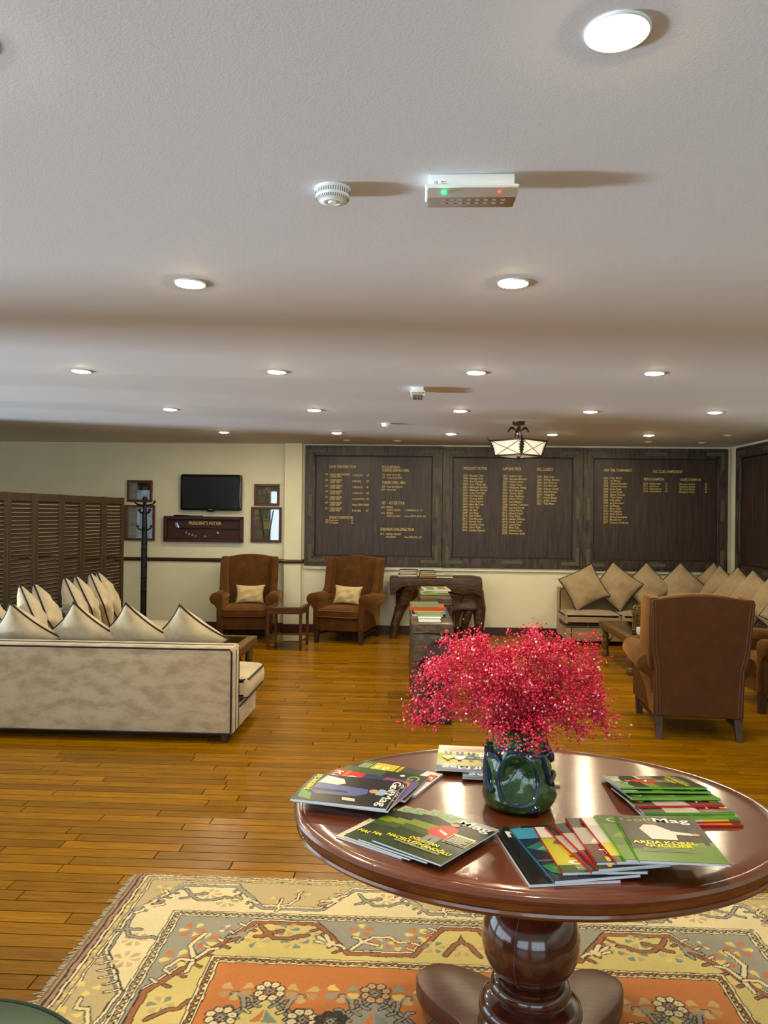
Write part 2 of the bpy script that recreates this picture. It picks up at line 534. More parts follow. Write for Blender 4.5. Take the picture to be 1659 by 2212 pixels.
# pilaster, chair rail, baseboards, battens
struct(MB().box(-1.70, -1.48, YB - 0.085, YB, 0, H_CEIL, 0.004).build('trim_1', M['wall'], smooth=False))
rail = MB()
def rail_run(x0, x1, y):
    rail.prism([(y, 0.885), (y - 0.022, 0.89), (y - 0.028, 0.912), (y - 0.02, 0.93), (y, 0.935)], 'x', x0, x1)
rail_run(XL, -1.702, YB); rail_run(-1.72, -1.46, YB - 0.085); rail_run(-1.478, -1.45, YB)
struct(rail.build('trim_2', M['wood_trim'], smooth=False))
bb = MB()
bb.box(XL, -1.702, YB - 0.018, YB, 0, 0.112, 0.004); bb.box(-1.715, -1.465, YB - 0.103, YB - 0.086, 0, 0.112, 0.004); bb.box(-1.478, XR, YB - 0.018, YB, 0, 0.105, 0.004)
struct(bb.build('baseboard_back', M['wood_trim'], smooth=False))
struct(MB().box(XR - 0.018, XR, YF, YB - 0.02, 0, 0.105, 0.004).build('baseboard_right', M['wood_trim'], smooth=False))
struct(MB().box(XL, XL + 0.018, YF, YB - 0.02, 0, 0.105, 0.004).build('baseboard_left', M['wood_trim'], smooth=False))
struct(MB().box(-1.455, XR - 0.06, YB - 0.03, YB, 0.815, 0.86, 0.004).build('trim_3', M['wall'], smooth=False))
cd = MB()
cd.box(-2.24, -1.703, YB - 0.012, YB - 0.0005, 1.905, 1.92); cd.box(-2.24, -2.225, YB - 0.012, YB - 0.0005, 1.48, 1.905)
tag(cd.build('cable_duct', M['wall'], smooth=False), 'thin cream cable duct running along the wall beside the television', 'cable duct')

# ------------------------------------------------------------------ ceiling fittings
COLX = [-2.164, -0.90, 0.359, 1.462, 2.504]
ROWY = [1.436, 2.979, 4.845, 6.621, 8.476]
ROWC = [(1, 2), (1, 2), (0, 1, 2, 3), (0, 1, 2, 3, 4), (0, 1, 2, 3, 4)]
rim_me = MB().lathe([(0.0455, -0.0015), (0.050, -0.0035), (0.057, -0.0065), (0.060, -0.0045), (0.060, 0.0)], 28).mesh('rim', M['white_plastic'])
dif_me = MB().lathe([(0.0, -0.0125), (0.02, -0.0118), (0.036, -0.009), (0.0462, -0.0015)], 28).mesh('diffuser', M['glow'])
_rown = ['row above the magazine table', 'row just past the smoke alarm', 'row of four, third from the boards', 'second row from the honour boards', 'row closest to the honour boards']
for r, cols in enumerate(ROWC):
    for c in cols:
        lab = 'glowing round ceiling downlight in the ' + _rown[r]
        o = empty('downlight', (COLX[c], ROWY[r], H_CEIL), 0, lab, 'ceiling light', 'ceiling downlights')
        obj('rim', rim_me, o); obj('diffuser', dif_me, o)

def smoke_alarm(x, y, s, label, det=True):
    o = empty('smoke_alarm', (x, y, H_CEIL), 0, label, 'smoke alarm')
    MB().lathe([(0.0, -0.005), (0.05 * s, -0.005), (0.05 * s, 0.0)][::1], 32).build('base', M['white_plastic'], o)
    MB().lathe([(0.0, -0.036 * s), (0.016 * s, -0.036 * s), (0.018 * s, -0.034 * s), (0.020 * s, -0.037 * s), (0.026 * s, -0.037 * s), (0.029 * s, -0.034 * s), (0.041 * s, -0.032 * s), (0.047 * s, -0.024 * s), (0.0475 * s, -0.005)], 40).build('housing', M['white_plastic'], o)
    if det:
        v = MB()
        for k in range(44):
            a = 2 * PI * k / 44
            ca, sa = math.cos(a), math.sin(a)
            Tm = Matrix.Translation((0.0472 * s * ca, 0.0472 * s * sa, -0.0135)) @ Matrix.Rotation(a, 4, 'Z')
            v.box(-0.0008, 0.0008, -0.0011, 0.0011, -0.006, 0.006, T=Tm)
            Tm = Matrix.Translation((0.0435 * s * ca, 0.0435 * s * sa, -0.0295)) @ Matrix.Rotation(a, 4, 'Z') @ Matrix.Rotation(R(40), 4, 'Y')
            v.box(-0.0006, 0.0006, -0.0009, 0.0009, -0.004, 0.004, T=Tm)
        tag(v.build('vent_slots', mat('slot_grey', (110, 112, 116), 0.7), o, smooth=False), kind='stuff')
        MB().lathe([(0.0, -0.040 * s), (0.010 * s, -0.040 * s), (0.012 * s, -0.036 * s)], 24).build('test_button', M['white_plastic'], o)
    return o
smoke_alarm(-0.245, 2.12, 1.0, 'round white smoke alarm with slotted sides on the ceiling by the long emergency light')
smoke_alarm(-0.315, 7.56, 1.0, 'small plain white smoke detector on the ceiling near the hanging lantern', False)

def emergency_light(x, y, rz, label, lit_red):
    o = empty('emergency_light', (x, y, H_CEIL), rz, label, 'emergency light')
    MB().box(-0.112, 0.112, -0.032, 0.05, -0.032, 0.0, 0.003).build('housing', M['white_plastic'], o)
    MB().box(-0.124, 0.124, -0.044, 0.06, -0.040, -0.030, 0.007, seg=3).build('bezel', M['white_plastic'], o)
    MB().prism([(-0.038, -0.040), (0.052, -0.040), (0.040, -0.060), (-0.026, -0.060)], 'x', -0.117, 0.117, 0.004).build('lens', M['grey_lens'], o)
    d = MB()
    for k in range(8):
        for s in (0, 1):
            d.box(-0.078 + k * 0.0224, -0.068 + k * 0.0224, -0.012 + s * 0.02, -0.006 + s * 0.02, -0.0612, -0.060)
    d.build('lens_ribs', mat('lens_rib', (188, 182, 174), 0.2), o, smooth=False)
    MB().lathe([(0, -0.005), (0.006, -0.003), (0.007, 0.002)], 12, (-0.073, -0.034, -0.050)).build('green_lamp', M['led_green'], o)
    if lit_red:
        MB().lathe([(0, -0.004), (0.004, -0.002), (0.005, 0.002)], 12, (0.073, -0.034, -0.050)).build('red_lamp', M['led_red'], o)
    t = MB()
    put_text(t, 'CE', (-0.1, -0.0325, -0.026), (1, 0, 0), (0, 0, 1), 0.009)
    for i, b in enumerate(('Model', 'Type 1')):
        put_text(t, b, (-0.08, -0.0325, -0.022 - i * 0.005), (1, 0, 0), (0, 0, 1), 0.005)
    t.build('rating_print', flat((90, 95, 100)), o, smooth=False)
    return o
emergency_light(0.133, 2.06, 0, 'long white emergency light with green and red lamps on the ceiling', True)
emergency_light(0.0, 5.49, PI / 2, 'small white emergency light with one green lamp seen end on', False)
dm = MB().lathe([(0.0, -0.014), (0.03, -0.012), (0.045, -0.004), (0.048, 0.0)], 24).mesh('speaker_disc', M['white_plastic'])
for x, y, l in ((-0.863, 9.29, 'flat unlit white ceiling disc above the first honour board'), (-0.256, 9.30, 'flat unlit white ceiling disc between the first and second honour board'),
                (3.325, 8.43, 'flat unlit white ceiling disc by the right wall honour board'), (3.36, 9.27, 'flat unlit white ceiling disc above the corner of the sofa'), (2.71, 9.2, 'flat unlit white ceiling disc above the third honour board')):
    tag(obj('ceiling_disc', dm, None, (x, y, H_CEIL)), l, 'ceiling disc', 'unlit ceiling discs')

# hanging lantern
def hanging_lantern(x, y):
    o = empty('hanging_lantern', (x, y, H_CEIL), R(45), 'bronze ceiling lantern with white glass panes and leaf corners', 'ceiling lamp')
    MB().lathe([(0.0, -0.034), (0.045, -0.034), (0.056, -0.026), (0.062, -0.006), (0.062, 0)], 28).build('canopy', M['bronze'], o)
    MB().tube([(0, 0, -0.03), (0, 0, -0.19)], 0.008, 8).build('stem', M['iron'], o)
    MB().lathe([(0.018, -0.125), (0.019, -0.107)], 16).build('candle_collar', M['white_plastic'], o)
    for k in range(4):
        a = PI / 2 * k + PI / 4
        pts = []; rs = []
        for i in range(13):
            t = i / 12
            r = 0.014 + 0.02 * (1 - t) ** 2 * 1.4 + 0.0 if t < 0.55 else 0.0202 + 0.078 * ((t - 0.55) / 0.45)
            z = -0.185 + 0.12 * min(t / 0.7, 1) + (0.0 if t < 0.7 else 0.012 * math.sin((t - 0.7) / 0.3 * PI) - 0.035 * ((t - 0.7) / 0.3) ** 2)
            pts.append((r * math.cos(a), r * math.sin(a), z)); rs.append(0.006 if t < 0.6 else 0.006 + 0.006 * math.sin((t - 0.6) / 0.4 * PI) + 0.0005)
        MB().tube(pts, rs, 6).build('scroll', M['iron'], o)
    zt, zb, ht, hb = -0.185, -0.325, 0.187, 0.152
    for zz, hh, r in ((zt, ht, 0.008), (zb, hb, 0.008)):
        for k in range(4):
            T = Matrix.Rotation(PI / 2 * k, 4, 'Z')
            MB().box(-hh - r, hh + r, hh - r, hh + r, zz - r, zz + r, 0.003, T=T).build('rail', M['bronze'], o)
    for k in range(4):
        T = Matrix.Rotation(PI / 2 * k, 4, 'Z')
        p = MB()
        p.add([(-ht, ht, zt), (ht, ht, zt), (hb, hb, zb), (-hb, hb, zb), (-ht + .004, ht - 0.004, zt), (ht - .004, ht - 0.004, zt), (hb - .004, hb - 0.004, zb), (-hb + .004, hb - 0.004, zb)],
              [(0, 1, 2, 3), (7, 6, 5, 4), (0, 4, 5, 1), (1, 5, 6, 2), (2, 6, 7, 3), (3, 7, 4, 0)], T=T)
        p.build('pane', M['opal'], o, smooth=False)
        for s in (-1, 1):
            MB().tube([(-s * ht * 0.97, ht + 0.003, zt), (s * hb * 0.97, hb + 0.003, zb)], 0.0026, 6, T=T).build('cross_bar', M['iron'], o)
        # acanthus leaf on the corner
        T2 = Matrix.Rotation(PI / 2 * k + PI / 4, 4, 'Z')
        rt, rb = ht * math.sqrt(2) + 0.006, hb * math.sqrt(2) + 0.006
        lf = []
        N = 6
        def rz_(t): return rb + (rt - rb) * t, zb + (zt - zb) * t
        for s in (1, -1):
            seq = [(0.004, 0.0)]
            for i in range(N):
                t0 = (i + 0.55) / N; t1 = (i + 1.0) / N
                wd = 0.018 + 0.012 * math.sin(t0 * PI)
                seq.append((wd, min(t0 + 0.10, 1.12))); seq.append((wd * 0.45, t1))
            lf.append([(s * a_, b_) for a_, b_ in seq])
        outline = lf[0] + [(0, 1.2)] + lf[1][::-1]
        lp = MB()
        lp.prism(outline, 'y', -0.004, 0.003, fn=lambda q: (q.y * 1.0 + rz_(q.z)[0] - abs(q.x) * 0.8 + 0.012, q.x, rz_(q.z)[1]), T=T2)
        lp.build('corner_leaf', M['iron'], o, smooth=False)
    MB().box(-hb, hb, -hb, hb, zb - 0.006, zb + 0.002).build('base_pane', M['opal'], o, smooth=False)
    MB().lathe([(0.0, -0.052), (0.006, -0.045), (0.006, -0.03), (0.02, -0.022), (0.0, -0.01)], 12, (0, 0, zb + 0.01)).build('finial', M['iron'], o)
    for s in (0, 1):
        MB().tube([Matrix.Rotation(PI / 4 + s * PI / 2, 3, 'Z') @ Vector((q * 0.19, 0, zb - 0.008 - 0.02 * (1 - q * q))) for q in (-1, -.6, -.2, .2, .6, 1)], 0.004, 6).build('base_strap', M['iron'], o)
    return o
hanging_lantern(0.95, 7.36)
# ================================================================== HONOUR BOARDS
def honour_board(x0, x1, z0, z1, label, lines, T=None):
    """local frame: x right, y away from the viewer (wall at y=0), z up"""
    o = empty('honour_board', (0, 0, 0), 0, label, 'board', 'wooden honour boards')
    if T is not None: o.matrix_world = T
    F = 0.128
    D0, D1 = -0.052, -0.004
    # four mitred rails
    def railm(a, b, c, d):
        mb = MB()
        v = []
        for y in (D1, D0):
            v += [(p[0], y, p[1]) for p in (a, b, c, d)]
        mb.add(v, [(0, 1, 2, 3), (7, 6, 5, 4), (0, 4, 5, 1), (1, 5, 6, 2), (2, 6, 7, 3), (3, 7, 4, 0)])
        bm = bmesh.new()
        vv = [bm.verts.new(q) for q in mb.v]
        for f in mb.f: bm.faces.new([vv[i] for i in f])
        bmesh.ops.recalc_face_normals(bm, faces=bm.faces[:])
        bmesh.ops.bevel(bm, geom=bm.edges[:], offset=0.004, segments=1, affect='EDGES')
        MB().addbm(bm).build('frame_rail', M['board_frame'], o, smooth=False)
    xi0, xi1, zi0, zi1 = x0 + F, x1 - F, z0 + F, z1 - F
    railm((x0, z1), (x1, z1), (xi1, zi1), (xi0, zi1))
    railm((x0, z0), (xi0, zi0), (xi1, zi0), (x1, z0))
    railm((x0, z0), (x0, z1), (xi0, zi1), (xi0, zi0))
    railm((x1, z0), (xi1, zi0), (xi1, zi1), (x1, z1))
    e = MB()
    for a, b, c, d in ((xi0, xi1, zi1 - 0.014, zi1), (xi0, xi1, zi0, zi0 + 0.014), (xi0, xi0 + 0.014, zi0, zi1), (xi1 - 0.014, xi1, zi0, zi1)):
        e.prism([(a, c), (b, c), (b, d), (a, d)], 'y', -0.040, -0.02, 0.003)
    e.build('inner_moulding', M['board_edge'], o, smooth=False)  # coloured dark to draw the gap line between frame and panel
    MB().box(x0 + 0.02, x1 - 0.02, -0.012, -0.002, z0 + 0.02, z1 - 0.02).build('backing', M['board_edge'], o, smooth=False)
    npl = 5
    for i in range(npl):
        a = xi0 + (xi1 - xi0) * i / npl; b = xi0 + (xi1 - xi0) * (i + 1) / npl
        MB().box(a, b, -0.028, -0.006, zi0, zi1, 0.0012, seg=1).build('panel_plank', M['board'], o, smooth=False)
    # embossed metal straps
    def strap(pts, nm):
        mb = MB(); mb.prism(pts, 'y', D0 - 0.006, D0, 0.003)
        mb.build(nm, M['patina'], o, smooth=False)
    L, wd, m = 0.22, 0.046, 0.045
    for sx, X in ((1, x0 + m), (-1, x1 - m)):
        for sz, Z in ((1, z0 + m), (-1, z1 - m)):
            q = [(X, Z), (X + sx * L, Z), (X + sx * (L + 0.012), Z + sz * wd / 2), (X + sx * L, Z + sz * wd), (X + sx * wd, Z + sz * wd), (X + sx * wd, Z + sz * L), (X + sx * wd / 2, Z + sz * (L + 0.012)), (X, Z + sz * L)]
            strap(q, 'corner_bracket')
    xm, zm = (x0 + x1) / 2, (z0 + z1) / 2
    for Z in (z0 + m + 0.01, z1 - m - wd + 0.01 - 0.01):
        strap([(xm - 0.13, Z), (xm + 0.13, Z), (xm + 0.142, Z + wd / 2), (xm + 0.13, Z + wd), (xm - 0.13, Z + wd), (xm - 0.142, Z + wd / 2)], 'strap')
    for X in (x0 + m, x1 - m - wd):
        strap([(X, zm - 0.13), (X + wd / 2, zm - 0.142), (X + wd, zm - 0.13), (X + wd, zm + 0.13), (X + wd / 2, zm + 0.142), (X, zm + 0.13)], 'strap')
    if lines:
        for (txt, x, z, size, wdt, head) in lines:
            tl_ = MB()
            put_text(tl_, txt, (x, -0.0292, z), (1, 0, 0), (0, 0, 1), size, 0, 0.8, 0.012 if head else 0.008, wdt)
            tl_.build('heading_line' if head else 'name_line', M['gold'], o, smooth=False)
    return o

def col_rows(x, z0, z1, rows, size):
    n = len(rows)
    return [(t, x, z0 + (z1 - z0) * i / (n - 1) - size * 0.7, size, None, False) for i, t in enumerate(rows)]

L1 = [('LADIES EUROPEAN TOUR', -1.136, 2.112, 0.052, 0.345, True), ('PGA EUROPEAN', -0.46, 2.112, 0.052, 0.225, True), ('TURKISH SENIORS OPEN', -0.46, 2.07, 0.052, 0.345, True),
      ('TURKISH OPEN - MEN', -0.46, 1.915, 0.052, 0.30, True), ('LET  -  ACCESS TOUR', -0.455, 1.655, 0.052, 0.29, True), ('EUROPEAN CHALLENGE TOUR', -0.47, 1.318, 0.052, 0.43, True),
      ('SENIORS COURSE RECORD', -1.13, 1.465, 0.046, 0.31, True)]
yrs = ['2008 -', '2010 -', '2011 -', '2012 -', '2013 -', '2014 -', '2015 -']
w1 = ['L. WAHLIN (SWE)', 'M. REID (ENG)', 'C. BOELJON (NL)', 'C. BOELJON (NL)', 'Lee-Anne PACE (SA)', 'Valentine DERREY (FRA)', 'M. HULL (ENG)']
sc1 = ['205', '279', '287', '265', '289', '281', '287']
for i in range(7):
    z = 2.018 - i * 0.0725
    L1 += [(yrs[i], -1.185, z, 0.036, 0.042, False), ('GARANTI AMERICAN EXPRESS' if i == 0 else 'TURKISH AIRLINES', -1.128, z, 0.036, 0.26 if i == 0 else 0.16, False),
           ('TURKISH OPEN' if i == 0 else 'LADIES OPEN', -1.128, z - 0.028, 0.036, 0.145 if i == 0 else 0.135, False),
           (w1[i], -0.838, z - 0.008 - i * 0.003, 0.034, min(0.2, 0.0088 * len(w1[i])), False), (sc1[i], -0.66, z - 0.008 - i * 0.003, 0.034, 0.034, False)]
L1 += [('1996 - David Creamer', -1.18, 1.432, 0.034, 0.17, False), ('68', -0.845, 1.432, 0.034, 0.022, False), ('1997 - Joe Carpenter', -1.18, 1.402, 0.034, 0.17, False), ('66', -0.845, 1.402, 0.034, 0.022, False)]
L1 += [('1996 - Bobby Verwey (SA)', -0.46, 2.02, 0.036, 0.235, False), ('1997 - Tommy Horton (ENG)', -0.46, 1.984, 0.036, 0.255, False),
       ('2007 - Ross Bain (England)', -0.46, 1.868, 0.036, 0.265, False), ('2010 - Hamza Sayin', -0.46, 1.83, 0.036, 0.18, False),
       ('2013 - MINEKS', -0.463, 1.606, 0.034, 0.15, False), ('LADIES CLASSIC', -0.395, 1.57, 0.034, 0.18, False), ('C. LENNARTH (S)   215', -0.165, 1.57, 0.034, 0.23, False),
       ('2014 - MINEKS', -0.463, 1.53, 0.034, 0.15, False), ('LADIES CLASSIC', -0.395, 1.494, 0.034, 0.18, False), ('Emma WESTIN (SWE)  209', -0.165, 1.494, 0.034, 0.27, False),
       ('2014 - TURKISH AIRLINES', -0.473, 1.265, 0.034, 0.265, False), ('CHALLENGE', -0.405, 1.227, 0.034, 0.13, False), ('Oliver FARR (WAL)  281', -0.165, 1.227, 0.034, 0.22, False)]
L2 = [("PRESIDENT'S PUTTER", 0.578, 2.105, 0.054, 0.30, True), ("CAPTAIN'S PRIZE", 1.072, 2.104, 0.054, 0.235, True), ('NGC CLASSICS', 1.503, 2.102, 0.054, 0.20, True)]
L2 += col_rows(0.572, 2.045, 1.352, ['1997 - Mustafa Y.Koc', '1998 - Ramazan Kuk', '1999 - Erol Islamoglu', '2000 - Kaya Cilingiroglu', '2001 - Muzeyyen Sapmaz', '2002 - Muzeyyen Sapmaz', '2003 - Cihan Tanrioglu', '2004 - Erol Islamoglu', '2005 - Thomas Biere', '2006 - Fikret Ozturk', '2007 - Mary McCrum', '2007 - Sabri Yigit', '2008 - Ali Sahin', '2009 - Jane Riley', '2010 - Sam Walter', '2011 - Des McCrum', '2012 - Parvati Oral', '2013 - Abdullah Irmak', '2014 - Rahmi Kizik', '2015 - Zeynep Ergenoy'], 0.038)
L2 += col_rows(1.076, 2.045, 1.318, ['1997 - Bulent Caler', '1998 - Ramazan Merturk', '2000 - Reshurt Sever', '2001 - Hakan Yavas', '2002 - Perttunen Ahtiay', '2003 - Erol Islamoglu', '2004 - Thomas Biere', '2005 - Hans Dahlhaus', '2006 - Nancy Wood', '2007 - Sarah Motter', '2008 - Annette Townsend', '2009 - Laurent Ferron', '2010 - Alison Harris', '2011 - Ahmet Kucuk', '2012 - Peter Nazir', '2013 - Adrian Williams', '2014 - Recep Turan', '2015 - Lynand Pyer', '2018 - Brian Gale', '2022 - Giammus Isik', '2023 - Amoreson Jakall'], 0.038)
L2 += col_rows(1.506, 2.04, 1.70, ['2004 - Bekir Kara', '2005 - William Brannan', '2006 - Des McCrum', '2007 - Des McCrum', '2008 - Hymyer Guney', '2009 - Axel Brannan', '2010 - Tolgga Bills', '2011 - Hamza Elsner', '2012 - Attilio Gunar', '2013 - Tully Meier'], 0.038)
L3 = [('NEW YEAR TOURNAMENT', 2.345, 2.098, 0.052, 0.35, True), ('NGC CLUB CHAMPIONSHIP', 2.955, 2.088, 0.048, 0.365, True), ("MEN'S CHAMPION", 2.842, 1.992, 0.046, 0.25, True), ('LADIES CHAMPION', 3.29, 1.99, 0.046, 0.26, True)]
L3 += col_rows(2.342, 2.032, 1.47, ['2000 - Peter Martin', '2001 - Ina Marina', '2002 - Oberon Pamuklar', '2003 - Chyram Pamuklar', '2004 - Ernst Ortak', '2005 - Ayson Parlen', '2006 - Begine Thousan', '2007 - Thant Gulsen', '2008 - Polly Gilina', '2009 - Jan Johannsson', '2010 - Ali Kitring', '2011 - Emre Ozyer', '2012 - Ali Ozbaglan', '2013 - Nichy Barrut', '2014 - Michael Kandemer', '2015 - Mustafa Koc', '2017 - Cameron Anderson'], 0.036)
L3 += col_rows(2.838, 1.965, 1.868, ['2010 - Hamza Sayin', '2011 - Jilva Borez', '2012 - Hamza Elsner', '2013 - Hamza Baker'], 0.034) + col_rows(3.11, 1.965, 1.868, ['73', '76', '74', '75'], 0.034)
L3 += col_rows(3.285, 1.962, 1.865, ['Muzeyyen Barden', 'Muzeyyen Sofrani', 'Mrs Carol Mullen', 'Muzeyyen Keltan'], 0.034) + col_rows(3.60, 1.962, 1.865, ['82', '84', '80', '83'], 0.034)
TB = Matrix.Translation((0, YB, 0))
honour_board(-1.442, 0.3125, 0.862, 2.398, 'dark oak honour board headed with the ladies tour, above the wing chair', L1, TB)
honour_board(0.3130, 2.0850, 0.858, 2.394, "dark oak honour board listing president's putter and captain's prize winners, behind the lantern", L2, TB)
honour_board(2.0855, 3.878, 0.850, 2.392, 'dark oak honour board headed new year tournament, above the corner sofa', L3, TB)
honour_board(-9.578, -7.80, 0.838, 2.385, 'dark oak honour board on the side wall, partly out of view', [], Matrix.Translation((XR, 0, 0)) @ Matrix.Rotation(-PI / 2, 4, 'Z'))

# ================================================================== TELEVISION AND PICTURES ON THE BACK WALL
def television():
    o = empty('television', (-2.652, YB, 1.78), 0, 'black flat television hung on the cream wall', 'television')
    def rr(w, h, r, n=5):
        p = []
        for cx, cz, a0 in ((w - r, h - r, 0), (-w + r, h - r, 90), (-w + r, -h + r, 180), (w - r, -h + r, 270)):
            for i in range(n + 1):
                a = R(a0 + 90 * i / n); p.append((cx + r * math.cos(a), cz + r * math.sin(a)))
        return p
    MB().prism(rr(0.396, 0.232, 0.03), 'y', -0.085, -0.03, 0.008).build('bezel', M['black_plastic'], o)
    MB().prism(rr(0.362, 0.2, 0.004, 1), 'y', -0.0872, -0.084).build('display', M['screen'], o, smooth=False)
    MB().prism([(-0.06, -0.228), (0.06, -0.228), (0.045, -0.243), (0.02, -0.25), (-0.02, -0.25), (-0.045, -0.243)], 'y', -0.08, -0.045, 0.003).build('lower_lip', M['black_plastic'], o)
    t = MB(); put_text(t, 'PHILIPS', (0, -0.0856, -0.2225), (1, 0, 0), (0, 0, 1), 0.017, 0, 1, 0.01, None, 'C')
    t.build('maker_name', flat((190, 190, 190)), o, smooth=False)
    MB().box(-0.12, 0.12, -0.03, 0.0, -0.1, 0.1).build('wall_bracket', M['black_metal'], o, smooth=False)
television()

def frame_bars(mb, x0, x1, z0, z1, w, y0, y1, bev=0.004):
    for pts in ([(x0, z1), (x1, z1), (x1 - w, z1 - w), (x0 + w, z1 - w)], [(x0, z0), (x0 + w, z0 + w), (x1 - w, z0 + w), (x1, z0)],
                [(x0, z0), (x0, z1), (x0 + w, z1 - w), (x0 + w, z0 + w)], [(x1, z0), (x1 - w, z0 + w), (x1 - w, z1 - w), (x1, z1)]):
        mb.prism(pts, 'y', y0, y1, bev, seg=1)

def putter_case():
    x0, x1, z0, z1 = -3.268, -2.236, 1.143, 1.472
    o = empty('putter_display_case', (0, YB, 0), 0, "shallow dark wooden display case lettered president's putter, below the television", 'display case')
    M['case'] = mat('oxblood_case_wood', (66, 28, 20), 0.35, col2=(52, 20, 15), nscale=5, stretch=(2, 8, 8))
    M['case_in'] = mat('case_backing', (58, 26, 18), 0.6)
    mb = MB(); frame_bars(mb, x0, x1, z0, z1, 0.042, -0.075, -0.002, 0.006); mb.build('frame', M['case'], o, smooth=False)
    MB().box(x0 + 0.04, x1 - 0.04, -0.02, -0.004, z0 + 0.04, z1 - 0.04).build('backing', M['case_in'], o, smooth=False)
    t = MB(); put_text(t, "PRESIDENT'S PUTTER", (-2.74, -0.0212, 1.365), (1, 0, 0), (0, 0, 1), 0.058, 0, 1, 0.028, 0.43, 'C')
    t.build('lettering', M['gold'], o, smooth=False)
    p = MB(); p.tube([(-3.065, -0.035, 1.318), (-2.62, -0.035, 1.318)], 0.005, 6); p.build('shaft', M['black_metal'], o)
    MB().tube([(-2.62, -0.035, 1.318), (-2.30, -0.035, 1.316)], [0.008, 0.011], 8).build('grip', mat('putter_grip', (60, 40, 26), 0.7), o)
    MB().prism([(-3.105, 1.395), (-3.13, 1.382), (-3.115, 1.33), (-3.09, 1.312), (-3.062, 1.314), (-3.075, 1.345), (-3.085, 1.385)], 'y', -0.05, -0.03, 0.004).build('club_head', M['chrome'], o)
    for i in range(11):
        x = -2.985 + i * 0.0415
        z = 1.262 - 0.05 * (1 - ((i - 5) / 5.0) ** 2)
        MB().lathe([(0, -0.004), (0.013 if i < 10 else 0.016, -0.003), (0.013 if i < 10 else 0.016, 0.003)], 14, T=Matrix.Translation((x, -0.024, z)) @ Matrix.Rotation(PI / 2, 4, 'X')).build('medal', M['chrome'] if i in (0, 1, 2, 3, 6, 10) else M['bronze'], o)
    return o
putter_case()
tag(MB().box(-3.14, -2.95, YB - 0.072, YB - 0.005, 1.472, 1.487, 0.004).build('set_top_box', M['black_plastic']), 'flat black box lying on the left half of the display case', 'media box')
tag(MB().box(-2.945, -2.77, YB - 0.070, YB - 0.008, 1.472, 1.483, 0.003).build('media_player', mat('grey_box', (60, 60, 62), 0.3)), 'thin grey box lying on the display case beside the black one', 'media box')

def picture(x0, x1, z0, z1, label, kind):
    o = empty('framed_picture', (0, YB, 0), 0, label, 'picture', 'framed memorabilia on the back wall')
    mb = MB(); w = 0.03
    frame_bars(mb, x0, x1, z0, z1, w, -0.035, -0.001, 0.006)
    mb.build('frame', mat('red_brown_frame', (86, 42, 26), 0.35), o, smooth=False)
    bg = (86, 84, 70) if kind != 'dark' else (40, 40, 34)
    MB().box(x0 + w, x1 - w, -0.014, -0.004, z0 + w, z1 - w).build('mount', flat(bg, 0.8), o, smooth=False)
    xi0, xi1, zi0, zi1 = x0 + w, x1 - w, z0 + w, z1 - w
    W_, H_ = xi1 - xi0, zi1 - zi0
    cards = {'small': [(.08, .5, .22, .8, 0), (.28, .52, .46, .82, 1), (.1, .05, .42, .4, 2), (.52, .6, .66, .95, 0), (.66, .4, .92, .85, 3), (.55, .05, .92, .38, 2)],
             'big': [(.04, .82, .2, .99, 0), (.05, .66, .2, .78, 1), (.04, .46, .24, .63, 2), (.42, .66, .6, .82, 1), (.4, .36, .66, .6, 4), (.05, .05, .36, .3, 2), (.55, .84, .8, .99, 3)],
             'dark': [(.1, .5, .5, .85, 3), (.1, .1, .4, .4, 2), (.6, .3, .9, .8, 3)]}[kind]
    cc = [(168, 150, 104), (150, 144, 116), (128, 112, 76), (112, 112, 92), (178, 156, 88)]
    for (a, b, c, d, k) in cards:
        MB().box(xi0 + W_ * a, xi0 + W_ * c, -0.0165, -0.014, zi0 + H_ * b, zi0 + H_ * d).build('card', flat(cc[k], 0.8), o, smooth=False)
    if kind == 'small':
        MB().lathe([(0, -0.003), (0.014, -0.002), (0.016, 0.0)], 16, T=Matrix.Translation((xi0 + W_ * 0.48, -0.015, zi0 + H_ * 0.86)) @ Matrix.Rotation(PI / 2, 4, 'X')).build('ball', flat((200, 196, 176)), o)
    if kind == 'big':
        MB().tube([(xi0 + W_ * .28, -0.018, zi1 - .01), (xi0 + W_ * .44, -0.018, zi0 + .02)], 0.008, 6).build('club_shaft', flat((52, 50, 42)), o)
        MB().tube([(xi0 + W_ * .78, -0.018, zi1 - .01), (xi0 + W_ * .6, -0.018, zi0 + .02)], 0.008, 6).build('club_shaft', flat((52, 50, 42)), o)
        MB().lathe([(0, -0.003), (0.02, -0.002), (0.022, 0.0)], 16, T=Matrix.Translation((xi0 + W_ * 0.51, -0.017, zi0 + H_ * 0.75)) @ Matrix.Rotation(PI / 2, 4, 'X')).build('medallion', flat((40, 44, 40)), o)
    MB().box(xi0, xi1, -0.022, -0.020, zi0, zi1).build('glazing', M['glass'], o, smooth=False)
picture(-3.767, -3.437, 1.651, 1.931, 'small framed picture hung above another behind the coat stand', 'dark')
picture(-3.80, -3.398, 1.150, 1.609, 'larger framed picture hung low behind the coat stand', 'dark')
picture(-2.103, -1.778, 1.621, 1.896, 'small framed memorabilia collage beside the television', 'small')
picture(-2.142, -1.749, 1.148, 1.601, 'larger framed golf memorabilia collage above the left wing chair', 'big')

